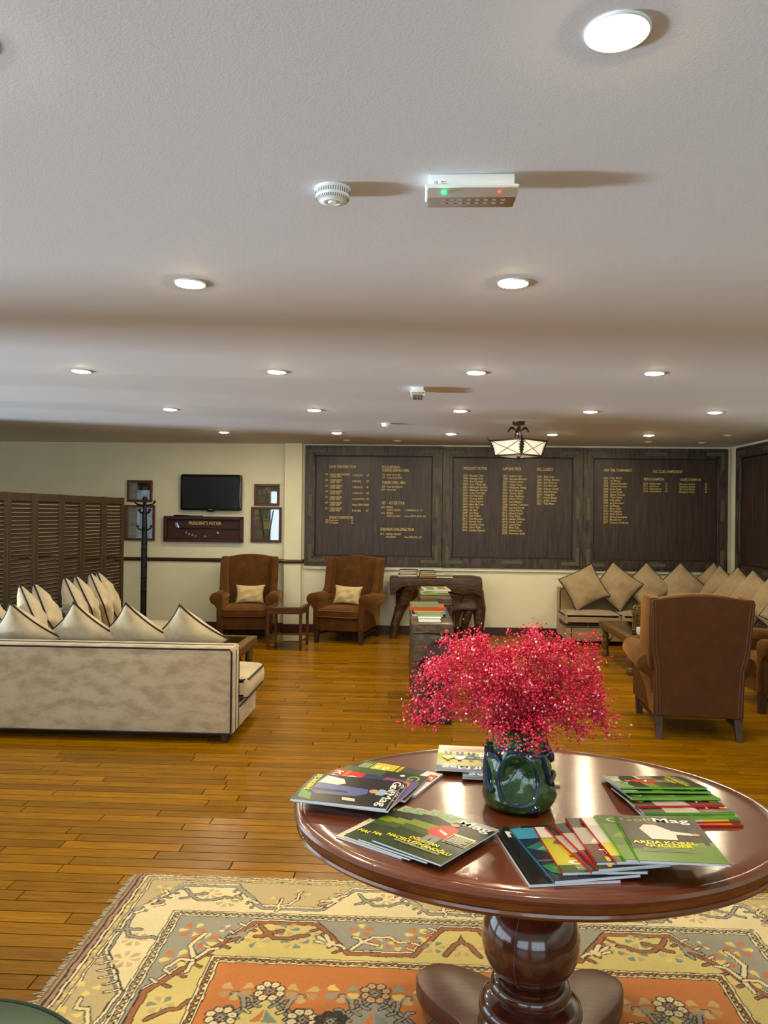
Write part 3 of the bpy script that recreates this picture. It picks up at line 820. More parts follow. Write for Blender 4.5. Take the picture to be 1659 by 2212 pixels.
# ================================================================== COAT STAND
def coat_stand(x, y):
    o = empty('coat_stand', (x, y, 0), 0.3, 'tall black coat stand with hooks near the wall', 'coat stand')
    MB().lathe([(0.0, 0.0), (0.19, 0.0), (0.19, 0.012), (0.06, 0.03), (0.032, 0.05)], 28).build('base', M['black_metal'], o)
    MB().lathe([(0.036, 0.04), (0.037, 0.9), (0.034, 1.2), (0.028, 1.5), (0.020, 1.66)], 20).build('pole', M['black_metal'], o)
    for z in (0.55, 0.72, 0.86, 0.98, 1.06, 1.13):
        MB().lathe([(0.036, z - 0.008), (0.040, z - 0.004), (0.040, z + 0.004), (0.036, z + 0.008)], 20).build('collar', M['black_plastic'], o)
    MB().lathe([(0.016, 1.65), (0.03, 1.665), (0.032, 1.685), (0.02, 1.705), (0.0, 1.71)], 16).build('finial', M['black_metal'], o)
    for lev, (z, ln) in enumerate(((1.60, 0.115), (1.50, 0.085), (1.30, 0.08))):
        for k in range(4):
            a = PI / 2 * k + lev * PI / 4
            c, s = math.cos(a), math.sin(a)
            h = MB()
            h.tube([(c * q, s * q, z + zz) for q, zz in ((0.015, 0), (ln * .5, 0.004), (ln * .85, 0.018), (ln, 0.04))], [0.013, 0.012, 0.010, 0.009], 6)
            h.lathe([(0, -0.018), (0.016, -0.010), (0.018, 0), (0.014, 0.012), (0, 0.018)], 10, (c * ln, s * ln, z + 0.046))
            h.build('hook', M['black_metal'], o)
coat_stand(-3.325, 9.25)

# ================================================================== LOUVRED FOLDING SCREEN
def folding_screen():
    o = empty('folding_screen', (0, 0, 0), 0, 'brown folding screen of louvred wooden panels behind the corner sofa', 'folding screen')
    hgt, thick = 1.68, 0.028
    xs = [-3.40, -3.452, -3.468, -3.522, -3.545, -3.60, -3.61]
    pts = [(-3.335, 8.60)]
    y = 8.60
    for i in range(7):
        y -= 0.425 if i else 0.40
        pts.append((xs[i], y))
    slat_me = {}
    for i in range(7):
        p, q = Vector(pts[i] + (0,)), Vector(pts[i + 1] + (0,))
        d = q - p; L = d.length
        ang = math.atan2(d.y, d.x)
        T = Matrix.Translation(p) @ Matrix.Rotation(ang, 4, 'Z')
        st = 0.052
        mb = MB()
        g = 0.004
        mb.box(g, st, -thick / 2, thick / 2, 0.0, hgt, 0.003, seg=1); mb.box(L - st, L - g, -thick / 2, thick / 2, 0.0, hgt, 0.003, seg=1)
        for z0, z1 in ((0.05, 0.15), (hgt - 0.075, hgt - 0.002)):
            mb.box(st, L - st, -thick / 2 + 0.002, thick / 2 - 0.002, z0, z1, 0.002, seg=1)
        pan = mb.build('panel', M['louvre'], o, smooth=False)
        pan.matrix_world = T
        key = round(L, 4)
        if key not in slat_me:
            s = MB(); s.box(st - 0.001, L - st + 0.001, -0.0203, 0.0203, -0.002, 0.002, 0.001, seg=1, T=Matrix.Rotation(R(-43), 4, 'X'))
            slat_me[key] = s.mesh('slat', M['slat'], smooth=False)
        z = 0.172
        while z < hgt - 0.08:
            s = obj('slat', slat_me[key], pan, (0, 0, z))
            z += 0.0375
    h = MB(); h.box(0, 0.004, -0.004, 0.004, 1.53, 1.60)
    h.v = [(v[0] - 3.435, v[1] + 7.35, v[2]) for v in h.v]
    h.build('hinge', M['chrome'], o, smooth=False)
folding_screen()
# ================================================================== WING CHAIRS
def wing_chair():
    o = empty('wing_chair', (0, 0, 0), 0)
    sh = lambda p: (p.x, p.y + max(0, p.z - 0.35) * 0.13, p.z)
    # inner back with arched crest
    out = [(-0.25, 0.28), (0.25, 0.28), (0.285, 0.6), (0.295, 0.94)]
    for i in range(9):
        t = i / 8; x = 0.285 - 0.57 * t
        out.append((x, 0.965 + 0.04 * math.cos((t - 0.5) * PI) ** 0.8))
    out += [(-0.295, 0.94), (-0.285, 0.6)]
    MB().prism(out, 'y', 0.22, 0.345, 0.03, seg=3, fn=sh).build('back', M['velvet'], o)
    # outer back
    ob = [(-0.285, 0.15), (0.285, 0.15), (0.296, 0.48), (0.322, 0.62), (0.338, 0.95)]
    for i in range(9):
        t = i / 8; x = 0.32 - 0.64 * t
        ob.append((x, 0.965 + 0.032 * math.cos((t - 0.5) * PI)))
    ob += [(-0.338, 0.95), (-0.322, 0.62), (-0.296, 0.48)]
    MB().prism(ob, 'y', 0.335, 0.362, 0.006, seg=1, fn=sh).build('outer_back', M['leather'], o)
    for s in (-1, 1):
        wl = MB()
        for off in (0.012, 0.03):
            wl.tube([sh(Vector((s * (x - off), 0.362, z))) for x, z in ((0.285, 0.155), (0.296, 0.48), (0.322, 0.62), (0.337, 0.95))], 0.004, 6)
        wl.build('welt', M['welt'], o)
        # wing
        wp = [(0.338, 0.972), (0.20, 0.982), (0.125, 0.975), (0.095, 0.94), (0.09, 0.82), (0.085, 0.72), (0.06, 0.63), (0.0, 0.57), (0.02, 0.50), (0.30, 0.46), (0.338, 0.60)]
        fl = lambda p, s=s: (s * (p.x - 0.018 * max(0, min(1, (0.70 - p.z) / 0.2)) + 0.10 * max(0, 0.24 - p.y) * (1 if p.x > 0.29 else 0.6)), p.y + max(0, p.z - 0.35) * 0.13, p.z)
        MB().prism(wp if s > 0 else wp[::-1], 'x', 0.265, 0.345, 0.024, seg=3, fn=fl).build('wing', M['velvet'], o)
        # rolled arm
        ap = [(0.245, 0.16), (0.25, 0.40), (0.252, 0.50)]
        for i in range(13):
            a = R(190 - 262 * i / 12)
            ap.append((0.325 + 0.078 * math.cos(a), 0.512 + 0.074 * math.sin(a)))
        ap += [(0.318, 0.40), (0.305, 0.30), (0.30, 0.16)]
        af = lambda p, s=s: (s * p.x, p.y, p.z - 0.02 * max(0, (p.y + 0.36) / 0.65) * (1 if p.z > 0.42 else 0))
        MB().prism(ap if s < 0 else ap[::-1], 'y', -0.365, 0.29, 0.016, seg=2, fn=af).build('arm', M['velvet'], o)
        MB().box(0.296, 0.322, -0.335, 0.352, 0.152, 0.46, 0.004, fn=lambda p, s=s: (s * (p.x - 0.028 * (p.y + 0.335) / 0.69), p.y, p.z)).build('outer_side', M['leather'], o)
        # legs
        MB().prism([(-0.022, 0), (0.022, 0), (0.03, 0.165), (-0.03, 0.165)], 'y', -0.026, 0.026, 0.003, seg=1, T=Matrix.Translation((s * 0.275, -0.325, 0))).build('leg', M['chair_leg'], o, smooth=False)
        MB().prism([(-0.02, 0), (0.02, 0), (0.028, 0.165), (-0.028, 0.165)], 'y', -0.024, 0.024, 0.003, seg=1, fn=lambda p: (p.x, p.y + (0.165 - p.z) * 0.25, p.z), T=Matrix.Translation((s * 0.262, 0.325, 0))).build('leg', M['chair_leg'], o, smooth=False)
        MB().add([(s * 0.262, -0.31, 0.085), (s * 0.286, -0.31, 0.085), (s * 0.258, 0.35, 0.085), (s * 0.234, 0.35, 0.085), (s * 0.262, -0.31, 0.11), (s * 0.286, -0.31, 0.11), (s * 0.258, 0.35, 0.11), (s * 0.234, 0.35, 0.11)],
                 [(0, 1, 2, 3), (7, 6, 5, 4), (0, 4, 5, 1), (1, 5, 6, 2), (2, 6, 7, 3), (3, 7, 4, 0)]).build('stretcher', M['chair_leg'], o, smooth=False)
    MB().box(-0.25, 0.25, 0.02, 0.045, 0.085, 0.11, 0.002, seg=1).build('stretcher', M['chair_leg'], o, smooth=False)
    MB().box(-0.30, 0.30, -0.345, 0.345, 0.15, 0.30, 0.012).build('seat_frame', M['velvet'], o)
    cr = lambda p: (p.x, p.y, p.z + (0.018 * (1 - (p.x / 0.26) ** 2) * (1 - ((p.y + 0.08) / 0.31) ** 2) if p.z > 0.36 else 0))
    cu = MB().box(-0.25, 0.25, -0.385, 0.225, 0.298, 0.405, 0.03, seg=3, sub=5, fn=cr).build('seat_cushion', M['velvet'], o)
    pp = MB()
    for z in (0.385, 0.315):
        pp.tube([(-0.248, -0.2, z), (-0.248, -0.36, z), (-0.228, -0.384, z), (0.228, -0.384, z), (0.248, -0.36, z), (0.248, -0.2, z)], 0.005, 6)
    pp.build('piping', mat('rust_piping', (128, 76, 38), 0.7), cu)
    return o
_wc = wing_chair()
def place_chair(first, loc, rz, label):
    o = _wc if first else copy_tree(_wc)
    o.location = loc; o.rotation_euler = (0, 0, rz)
    return tag(o, label, 'armchair', 'rust velvet wing chairs')
place_chair(True, (-2.06, 9.31, 0), R(6), 'rust velvet wing chair facing the room below the memorabilia frames')
place_chair(False, (-0.83, 9.33, 0), R(-14), 'rust velvet wing chair in front of the first honour board')
place_chair(False, (1.985, 5.74, 0), R(174), 'rust velvet wing chair seen from its plain leather back, beside the low table')
place_chair(False, (3.02, 6.46, 0), R(-86), 'rust velvet wing chair mostly hidden by another chair, at the low table end')

# ================================================================== CUSHIONS
def cushion_mesh(name, w, h, t, m, seed, pull=0.075, crease=0.006):
    rr = random.Random(seed)
    n = 16
    ph = [rr.uniform(0, 6.28) for _ in range(6)]
    v = []; f = []
    def edge(u, q):
        x = u * w / 2 * (1 - pull * (1 - q * q) * u * u)
        z = q * h / 2 * (1 - pull * (1 - u * u) * q * q)
        return x, z
    idx = {}
    for side in (1, -1):
        for i in range(n + 1):
            for j in range(n + 1):
                if side == -1 and (i in (0, n) or j in (0, n)):
                    idx[(side, i, j)] = idx[(1, i, j)]; continue
                u = -1 + 2 * i / n; q = -1 + 2 * j / n
                u2 = math.sin(u * PI / 2) * 0.35 + u * 0.65; q2 = math.sin(q * PI / 2) * 0.35 + q * 0.65
                x, z = edge(u2, q2)
                th = t / 2 * (max(0, (1 - u2 ** 2)) * max(0, (1 - q2 ** 2))) ** 0.42
                wr = crease * (math.sin(7 * u2 + 3 * q2 + ph[0]) + math.sin(-4 * u2 + 8 * q2 + ph[1]) + 0.7 * math.sin(11 * u2 - 9 * q2 + ph[2]))
                wr *= (1 - u2 ** 2) * (1 - q2 ** 2)
                idx[(side, i, j)] = len(v)
                v.append((x, side * th + wr, z))
    for side in (1, -1):
        for i in range(n):
            for j in range(n):
                a, b, c, d = idx[(side, i, j)], idx[(side, i + 1, j)], idx[(side, i + 1, j + 1)], idx[(side, i, j + 1)]
                f.append((a, d, c, b) if side == 1 else (a, b, c, d))
    mb = MB(); mb.add(v, f)
    per = []
    N = 12
    for k in range(N): per.append((-1 + 2 * k / N, -1))
    for k in range(N): per.append((1, -1 + 2 * k / N))
    for k in range(N): per.append((1 - 2 * k / N, 1))
    for k in range(N): per.append((-1, 1 - 2 * k / N))
    pts = [(edge(a, b)[0], 0, edge(a, b)[1]) for a, b in per]
    pm = MB(); pm.tube(pts, 0.0065, 6, closed=True)
    return mb.mesh(name, m, True, 80), pm.mesh('piping', M['piping'])
_cs = [cushion_mesh('cushion', 0.42, 0.42, 0.18, M[m], s, 0.13, 0.005) for s, m in ((1, 'suede2'), (2, 'suede2'), (3, 'suede2'))]
_ct = [cushion_mesh('cushion', 0.45, 0.45, 0.16, M['suede3'], s) for s in (4, 5, 6)]
_cl = [cushion_mesh('cushion', 0.36, 0.235, 0.12, M['linen'], s, 0.12, 0.007) for s in (7, 8)]
def cushion(me, loc, yaw, lean, spin, label, group, piping=True):
    """loc = point under the cushion's middle; yaw turns its face, lean tips its top, spin stands it on a corner"""
    o = obj('cushion', me[0])
    w = max(v.co.x for v in me[0].vertices); h = max(v.co.z for v in me[0].vertices)
    s, c = abs(math.sin(spin)), abs(math.cos(spin))
    half = w * s + h * c
    Rm = Matrix.Rotation(yaw, 4, 'Z') @ Matrix.Rotation(lean, 4, 'X')
    o.matrix_world = Matrix.Translation(loc) @ Rm @ Matrix.Translation((0, 0, half)) @ Matrix.Rotation(spin, 4, 'Y')
    if piping: obj('piping', me[1], o)
    return tag(o, label, 'cushion', group)

# ================================================================== SOFAS
def seat_pad(o, x0, x1, y0, y1, z0, z1, crown, m):
    cx, cy, hx, hy = (x0 + x1) / 2, (y0 + y1) / 2, (x1 - x0) / 2, (y1 - y0) / 2
    def fn(p):
        k = max(0, 1 - ((p.x - cx) / hx) ** 2) * max(0, 1 - ((p.y - cy) / hy) ** 2)
        up = 1 if p.z > (z0 + z1) / 2 else 0
        return (p.x + (p.x - cx) * 0.02 * (1 - abs(2 * (p.z - z0) / (z1 - z0) - 1)), p.y, p.z + crown * k ** 0.6 * up)
    c = MB().box(x0 + 0.004, x1 - 0.004, y0 + 0.004, y1 - 0.004, z0, z1, 0.032, seg=3, sub=6, fn=fn).build('seat_cushion', m, o)
    r = 0.03
    pp = MB()
    for z in (z1 - 0.012, z0 + 0.012):
        a0, a1, b0, b1 = x0 + 0.006, x1 - 0.006, y0 + 0.006, y1 - 0.006
        pp.tube([(a0 + r, b0, z), (a1 - r, b0, z), (a1, b0 + r, z), (a1, b1 - r, z), (a1 - r, b1, z), (a0 + r, b1, z), (a0, b1 - r, z), (a0, b0 + r, z)], 0.006, 6, closed=True)
    pp.build('piping', M['piping'], c)
    return c

def left_sofa():
    o = empty('corner_sofa', (-2.2, 5.4, 0), 0, 'pale suede corner sofa with dark piping, its back to the round table', 'sofa')
    o2 = Matrix.Translation((2.2, -5.4, 0))
    def b(mb, nm, m, par=o, **k):
        mb.v = [(v[0] + 2.2, v[1] - 5.4, v[2]) for v in mb.v]
        return mb.build(nm, m, par, **k)
    bx0, bx1 = -3.27, -1.20
    bk = b(MB().box(bx0, bx1, 5.02, 5.20, 0.055, 0.635, 0.018, seg=3, sub=4), 'back_panel', M['suede'])
    pp = MB()
    y = 5.022; e = 0.012
    pp.tube([(bx1 - e, y, 0.065), (bx1 - e, y, 0.60), (bx1 - e - .012, y, 0.618), (bx0 + e, y, 0.618)], 0.0065, 6)
    pp.tube([(bx1 - e, y, 0.065), (bx0 + e, y, 0.065)], 0.0065, 6)
    pp.tube([(bx1 - 0.004, 5.10, 0.07), (bx1 - 0.002, 5.10, 0.60), (bx1 - .02, 5.10, 0.633), (bx0, 5.10, 0.634)], 0.0065, 6)
    pp.tube([(bx1 - 0.001, 5.185, 0.07), (bx1 - 0.001, 5.185, 0.61)], 0.0055, 6)
    b(pp, 'piping', M['piping'], bk)
    b(MB().box(bx0, -3.09, 5.205, 7.86, 0.055, 0.635, 0.018, seg=3, sub=3), 'back_panel', M['suede'])
    b(MB().box(-3.085, bx1, 5.205, 5.755, 0.055, 0.245, 0.012), 'seat_base', M['suede'])
    b(MB().box(-3.085, -2.46, 5.76, 7.86, 0.055, 0.245, 0.012), 'seat_base', M['suede'])
    bp = MB()
    bp.tube([(bx1 + 0.002, 5.215, 0.235), (bx1 + 0.002, 5.75, 0.235), (-2.46, 5.757, 0.235)], 0.0055, 6)
    bp.tube([(bx1 + 0.002, 5.215, 0.20), (bx1 + 0.002, 5.75, 0.20)], 0.0055, 6)
    b(bp, 'piping', M['piping'])
    def sp(*a):
        c = seat_pad(o, *a)
        for q in (c, *c.children):
            for v in q.data.vertices: v.co.x += 2.2; v.co.y -= 5.4
    sp(-2.16, -1.14, 5.205, 5.775, 0.248, 0.392, 0.045, M['suede2'])
    sp(-3.085, -2.165, 5.205, 5.775, 0.248, 0.392, 0.045, M['suede2'])
    sp(-3.085, -2.43, 5.78, 6.82, 0.248, 0.392, 0.04, M['suede2'])
    sp(-3.085, -2.43, 6.825, 7.88, 0.248, 0.392, 0.04, M['suede2'])
    for x, y in ((-1.26, 5.07), (-3.2, 5.07), (-1.27, 5.7), (-2.52, 7.8), (-3.2, 7.8)):
        b(MB().lathe([(0.026, 0), (0.032, 0.03), (0.032, 0.056)], 14, (x, y, 0)), 'foot', M['chair_leg'])
left_sofa()
g = 'cushions on the sofa by the louvred screen'
for i, (x, sp_, ln, yw, lab) in enumerate(((-1.575, 43, 30, -7, 'cream suede cushion on its corner over the sofa back, closest to the open seat end'), (-1.955, 45, 29, -9, 'cream suede cushion on its corner over the sofa back, second from the open end'),
                               (-2.335, 46, 29, -7, 'cream suede cushion on its corner over the sofa back, third from the open end'), (-2.755, 45, 31, -9, 'cream suede cushion on its corner over the sofa back, fourth from the open end'))):
    cushion(_cs[i % 3], (x, 5.50, 0.375), R(yw), R(ln), R(sp_), lab, g)
for i, (y, sp_, ln, yw) in enumerate(((7.36, 45, -23, 112), (7.12, 44, -20, 118), (6.84, 46, -21, 120), (6.58, 45, -19, 122), (6.16, 44, -24, 114), (5.86, 45, -20, 122))):
    cushion(_cs[(i + 1) % 3], (-2.86, y, 0.40), R(yw), R(ln), R(sp_), ['cream cushion at the open far end of the row along the louvred screen', 'cream cushion second from the far end of the row along the louvred screen', 'cream cushion third from the far end of the row along the louvred screen', 'cream cushion fourth from the far end of the row along the louvred screen', 'cream cushion fifth from the far end of the row along the louvred screen', 'cream cushion sixth from the far end of the row along the louvred screen'][i], g)
cushion(_cs[0], (-3.02, 5.60, 0.40), R(-45), R(20), R(43), 'cream suede cushion in the inner corner of the sofa by the screen', g)

def right_sofa():
    o = empty('corner_sofa', (2.8, 9.3, 0), 0, 'taupe suede corner sofa below the honour boards in the room corner', 'sofa')
    def b(mb, nm, m, par=o, **k):
        mb.v = [(v[0] - 2.8, v[1] - 9.3, v[2]) for v in mb.v]
        return mb.build(nm, m, par, **k)
    x0 = 1.77
    M['suede4'] = mat('taupe_sofa_suede', (166, 142, 106), 0.85, col2=(146, 122, 88), nscale=4, sheen=0.3, bump=0.05, bscale=150)
    bk = b(MB().box(x0, 3.86, 9.63, 9.815, 0.055, 0.64, 0.018, seg=3, sub=3), 'back_panel', M['suede4'])
    b(MB().box(3.68, 3.865, 7.08, 9.625, 0.055, 0.64, 0.018, seg=3, sub=3), 'back_panel', M['suede4'])
    b(MB().box(x0, 3.675, 9.18, 9.625, 0.055, 0.235, 0.012), 'seat_base', M['suede4'])
    b(MB().box(3.06, 3.675, 7.08, 9.175, 0.055, 0.235, 0.012), 'seat_base', M['suede4'])
    pp = MB()
    pp.tube([(x0 - 0.001, 9.61, 0.07), (x0 - 0.001, 9.19, 0.07)], 0.005, 6)
    for z in (0.222, 0.245): pp.tube([(x0 - 0.001, 9.6, z), (x0 + 0.0, 9.178, z), (3.06, 9.178, z)], 0.0055, 6)
    pp.tube([(x0 + .01, 9.63, 0.07), (x0 + .01, 9.63, 0.61), (x0 + .03, 9.632, 0.636), (3.68, 9.632, 0.636)], 0.006, 6)
    pp.tube([(x0 + .06, 9.178, 0.07), (x0 + .06, 9.178, 0.22)], 0.005, 6)
    b(pp, 'piping', M['piping'], bk)
    def sp(*a):
        c = seat_pad(o, *a)
        for q in (c, *c.children):
            for v in q.data.vertices: v.co.x -= 2.8; v.co.y -= 9.3
    sp(x0 - 0.02, 2.41, 9.15, 9.625, 0.248, 0.372, 0.03, M['suede3'])
    sp(2.415, 3.055, 9.15, 9.625, 0.248, 0.372, 0.03, M['suede3'])
    sp(3.04, 3.675, 8.2, 9.625, 0.248, 0.372, 0.03, M['suede3'])
    sp(3.04, 3.675, 7.06, 8.195, 0.248, 0.372, 0.03, M['suede3'])
    for x, y in ((1.84, 9.24), (1.84, 9.75), (3.12, 7.15), (3.8, 7.15), (3.8, 9.75)):
        b(MB().lathe([(0.026, 0), (0.032, 0.03), (0.032, 0.056)], 14, (x, y, 0)), 'foot', M['chair_leg'])
right_sofa()
g = 'cushions on the sofa below the honour boards'
for i, (x, y, sp_, ln, yw, lab) in enumerate(((2.02, 9.36, 62, -18, -8, 'taupe cushion on its corner at the open end of the wall sofa'), (2.42, 9.40, 38, -18, -9, 'taupe cushion on its corner, second from the open end of the wall sofa'),
                                     (2.79, 9.42, 47, -20, -8, 'taupe cushion on its corner, third from the open end of the wall sofa'), (3.19, 9.40, 46, -18, -10, 'taupe cushion on its corner, fourth from the open end of the wall sofa'))):
    cushion(_ct[i % 3], (x, y, 0.375), R(yw), R(ln), R(sp_), lab, g)
cushion(_ct[0], (3.56, 9.47, 0.375), R(-30), R(-16), R(44), 'taupe cushion tucked deep in the corner of the wall sofa', g)
cushion(_ct[1], (3.46, 9.10, 0.385), R(-62), R(-16), R(30), 'taupe cushion leaning out from the corner of the wall sofa', g)
for i, (y, sp_) in enumerate(((8.72, 36), (8.30, 34), (7.82, 30), (7.46, 26))):
    cushion(_ct[(i + 2) % 3], (3.50, y, 0.385), R(-54), R(-18), R(sp_), ['taupe cushion along the side wall, first after the sofa corner', 'taupe cushion along the side wall, second after the sofa corner', 'taupe cushion along the side wall, third after the sofa corner', 'taupe cushion along the side wall, furthest from the sofa corner'][i], g)
cushion(_cl[0], (-2.035, 9.32, 0.415), R(6), R(-14), 0, 'cream linen lumbar cushion on the wing chair below the memorabilia frames', 'lumbar cushions on wing chairs', False)
cushion(_cl[1], (-0.845, 9.33, 0.415), R(-14), R(-14), R(2), 'cream linen lumbar cushion on the wing chair before the honour board', 'lumbar cushions on wing chairs', False)

# ================================================================== SIDE TABLE
def side_table():
    o = empty('side_table', (-1.46, 8.72, 0), R(-3), 'small dark wooden side table with lower shelf between the wing chairs', 'side table')
    hx, hy, h = 0.19, 0.195, 0.475
    MB().box(-hx - 0.012, hx + 0.012, -hy - 0.012, hy + 0.012, h - 0.018, h, 0.003, seg=1).build('top', M['table_wood'], o, smooth=False)
    MB().box(-hx + 0.02, hx - 0.02, -hy + 0.02, hy - 0.02, h, h + 0.003).build('top_inlay', mat('glossy_inlay', (96, 74, 42), 0.12, coat=0.5), o, smooth=False)
    for s in (-1, 1):
        MB().box(-hx, hx, s * hy - 0.009, s * hy + 0.009, h - 0.075, h - 0.018).build('apron', M['table_wood'], o, smooth=False)
        MB().box(s * hx - 0.009, s * hx + 0.009, -hy, hy, h - 0.075, h - 0.018).build('apron', M['table_wood'], o, smooth=False)
        for t in (-1, 1):
            MB().box(s * (hx - 0.005) - 0.016, s * (hx - 0.005) + 0.016, t * (hy - 0.005) - 0.016, t * (hy - 0.005) + 0.016, 0, h - 0.018, 0.003, seg=1).build('leg', M['table_wood'], o, smooth=False)
            MB().box(s * hx - 0.024, s * hx + 0.024, t * hy - 0.024, t * hy + 0.024, h - 0.03, h + 0.001, 0.002, seg=1).build('corner_cap', mat('dark_bronze_cap', (70, 58, 40), 0.5, metal=0.3), o, smooth=False)
    MB().box(-hx, hx, -hy, hy, 0.085, 0.105, 0.002, seg=1).build('shelf', mat('glossy_shelf', (92, 66, 34), 0.12, coat=0.4), o, smooth=False)
side_table()

# ================================================================== LOW RUSTIC TABLES
def low_table(loc, w, d, h, label):
    o = empty('low_table', loc, 0, label, 'coffee table', 'low rustic coffee tables')
    hx, hy = w / 2, d / 2
    fr = 0.085
    for a in ((-hx, hx, -hy, -hy + fr), (-hx, hx, hy - fr, hy)):
        MB().box(*a, h - 0.075, h, 0.006).build('rail', M['old_wood'], o)
    for a in ((-hx, -hx + fr, -hy + fr, hy - fr), (hx - fr, hx, -hy + fr, hy - fr)):
        MB().box(*a, h - 0.075, h, 0.006).build('rail', M['old_wood'], o)
    npk = 4
    for i in range(npk):
        y0 = -hy + fr + (d - 2 * fr) * i / npk; y1 = -hy + fr + (d - 2 * fr) * (i + 1) / npk
        MB().box(-hx + fr, hx - fr, y0 + 0.002, y1 - 0.002, h - 0.05, h - 0.03).build('plank', mat('dark_table_plank', (70, 58, 36), 0.5), o, smooth=False)
    MB().box(-hx + fr - 0.01, hx - fr + 0.01, -hy + fr - 0.01, hy - fr + 0.01, h - 0.008, h + 0.002).build('glass_top', M['table_glass'], o, smooth=False)
    prof = [(0.028, 0), (0.036, 0.02), (0.036, 0.06), (0.026, 0.075), (0.03, 0.10), (0.043, 0.14), (0.044, 0.18), (0.03, 0.21), (0.036, 0.225), (0.036, 0.24), (0.03, 0.25), (0.04, h - 0.075)]
    for s in (-1, 1):
        for t in (-1, 1):
            MB().lathe(prof, 16, (s * (hx - 0.06), t * (hy - 0.06), 0)).build('leg', M['old_wood'], o)
            MB().tube([(s * (hx - 0.06) - s * 0.03, t * (hy - 0.06), 0.16), (s * (hx - 0.06) - s * 0.075, t * (hy - 0.06), 0.22), (s * (hx - 0.06) - s * 0.09, t * (hy - 0.06), h - 0.075)], 0.006, 6).build('iron_brace', M['iron'], o)
low_table((2.50, 8.02, 0), 0.98, 1.10, 0.385, 'low rustic wooden table with glass top holding the brass lantern')
low_table((-1.78, 6.32, 0), 0.72, 1.04, 0.425, 'low rustic wooden table mostly hidden behind the pale sofa')

def brass_lantern(x, y, z):
    o = empty('brass_lantern', (x, y, z), 0.3, 'pierced brass lantern with domed top standing on the low table', 'lantern')
    MB().lathe([(0.075, 0), (0.078, 0.012), (0.066, 0.02), (0.0, 0.02)], 8).build('base', M['brass'], o, smooth=False)
    for k in range(8):
        a = 2 * PI * k / 8 + PI / 8
        MB().tube([(0.064 * math.cos(a), 0.064 * math.sin(a), 0.015), (0.064 * math.cos(a), 0.064 * math.sin(a), 0.175)], 0.005, 6).build('post', M['brass'], o)
    lat = MB()
    for k in range(8):
        a0 = 2 * PI * k / 8 + PI / 8; a1 = a0 + PI / 4
        p0 = Vector((0.064 * math.cos(a0), 0.064 * math.sin(a0), 0)); p1 = Vector((0.064 * math.cos(a1), 0.064 * math.sin(a1), 0))
        for i in range(4):
            z0 = 0.03 + i * 0.034
            for s in (0, 1):
                A = p0.lerp(p1, 0.06); B = p0.lerp(p1, 0.94)
                A.z, B.z = (z0, z0 + 0.034) if s else (z0 + 0.034, z0)
                lat.tube([A, B], 0.0032, 4)
            c = p0.lerp(p1, 0.5); c.z = z0 + 0.017
            lat.lathe([(0, -0.009), (0.009, 0), (0, 0.009)], 6, c)
    lat.build('lattice', M['brass'], o, smooth=False)
    MB().lathe([(0.066, 0.17), (0.078, 0.174), (0.078, 0.2), (0.066, 0.204)], 8).build('cornice', M['brass'], o, smooth=False)
    dm_ = MB()
    for k in range(10):
        a = 2 * PI * k / 10
        dm_.tube([(r_ * math.cos(a), r_ * math.sin(a), z_) for r_, z_ in ((0.066, 0.2), (0.066, 0.22), (0.055, 0.24), (0.035, 0.255), (0.012, 0.262))], 0.0055, 5)
    for r_, z_ in ((0.066, 0.221), (0.046, 0.248)):
        dm_.tube([(r_ * math.cos(2 * PI * q / 20), r_ * math.sin(2 * PI * q / 20), z_) for q in range(20)], 0.005, 5, closed=True)
    dm_.build('dome', M['brass'], o)
    MB().lathe([(0.016, 0.258), (0.008, 0.27), (0.012, 0.28), (0.004, 0.29), (0.0, 0.31)], 12).build('finial', M['brass'], o)
    MB().lathe([(0.0, 0.02), (0.05, 0.02), (0.05, 0.15), (0.0, 0.15)], 16).build('glass_liner', mat('amber_liner', (70, 62, 36), 0.3), o)
brass_lantern(2.235, 7.83, 0.387)
cup_me = MB().lathe([(0.0, 0.0), (0.028, 0.0), (0.036, 0.012), (0.038, 0.07), (0.036, 0.07), (0.034, 0.014), (0.0, 0.01)], 28).mesh('tea_light_cup', M['porcelain'])
tag(obj('tea_light_cup', cup_me, None, (2.17, 7.56, 0.387)), 'white porcelain cup on the low table, standing further from the wing chair back', 'cup', 'white cups')
tag(obj('tea_light_cup', cup_me, None, (2.262, 7.585, 0.387)), 'white porcelain cup on the low table, half hidden by the wing chair back', 'cup', 'white cups')

# ================================================================== DRIFTWOOD CONSOLES
def wob(seed, amp, fr):
    rr = random.Random(seed)
    K = [(Vector((rr.uniform(-1, 1), rr.uniform(-1, 1), rr.uniform(-1, 1))) * fr, rr.uniform(0, 6.28), Vector((rr.uniform(-1, 1), rr.uniform(-1, 1), rr.uniform(-1, 1)))) for _ in range(7)]
    def fn(p):
        d = Vector((0, 0, 0))
        for k, ph, a in K: d += a * math.sin(k.dot(p) + ph)
        return p + d * amp
    return fn

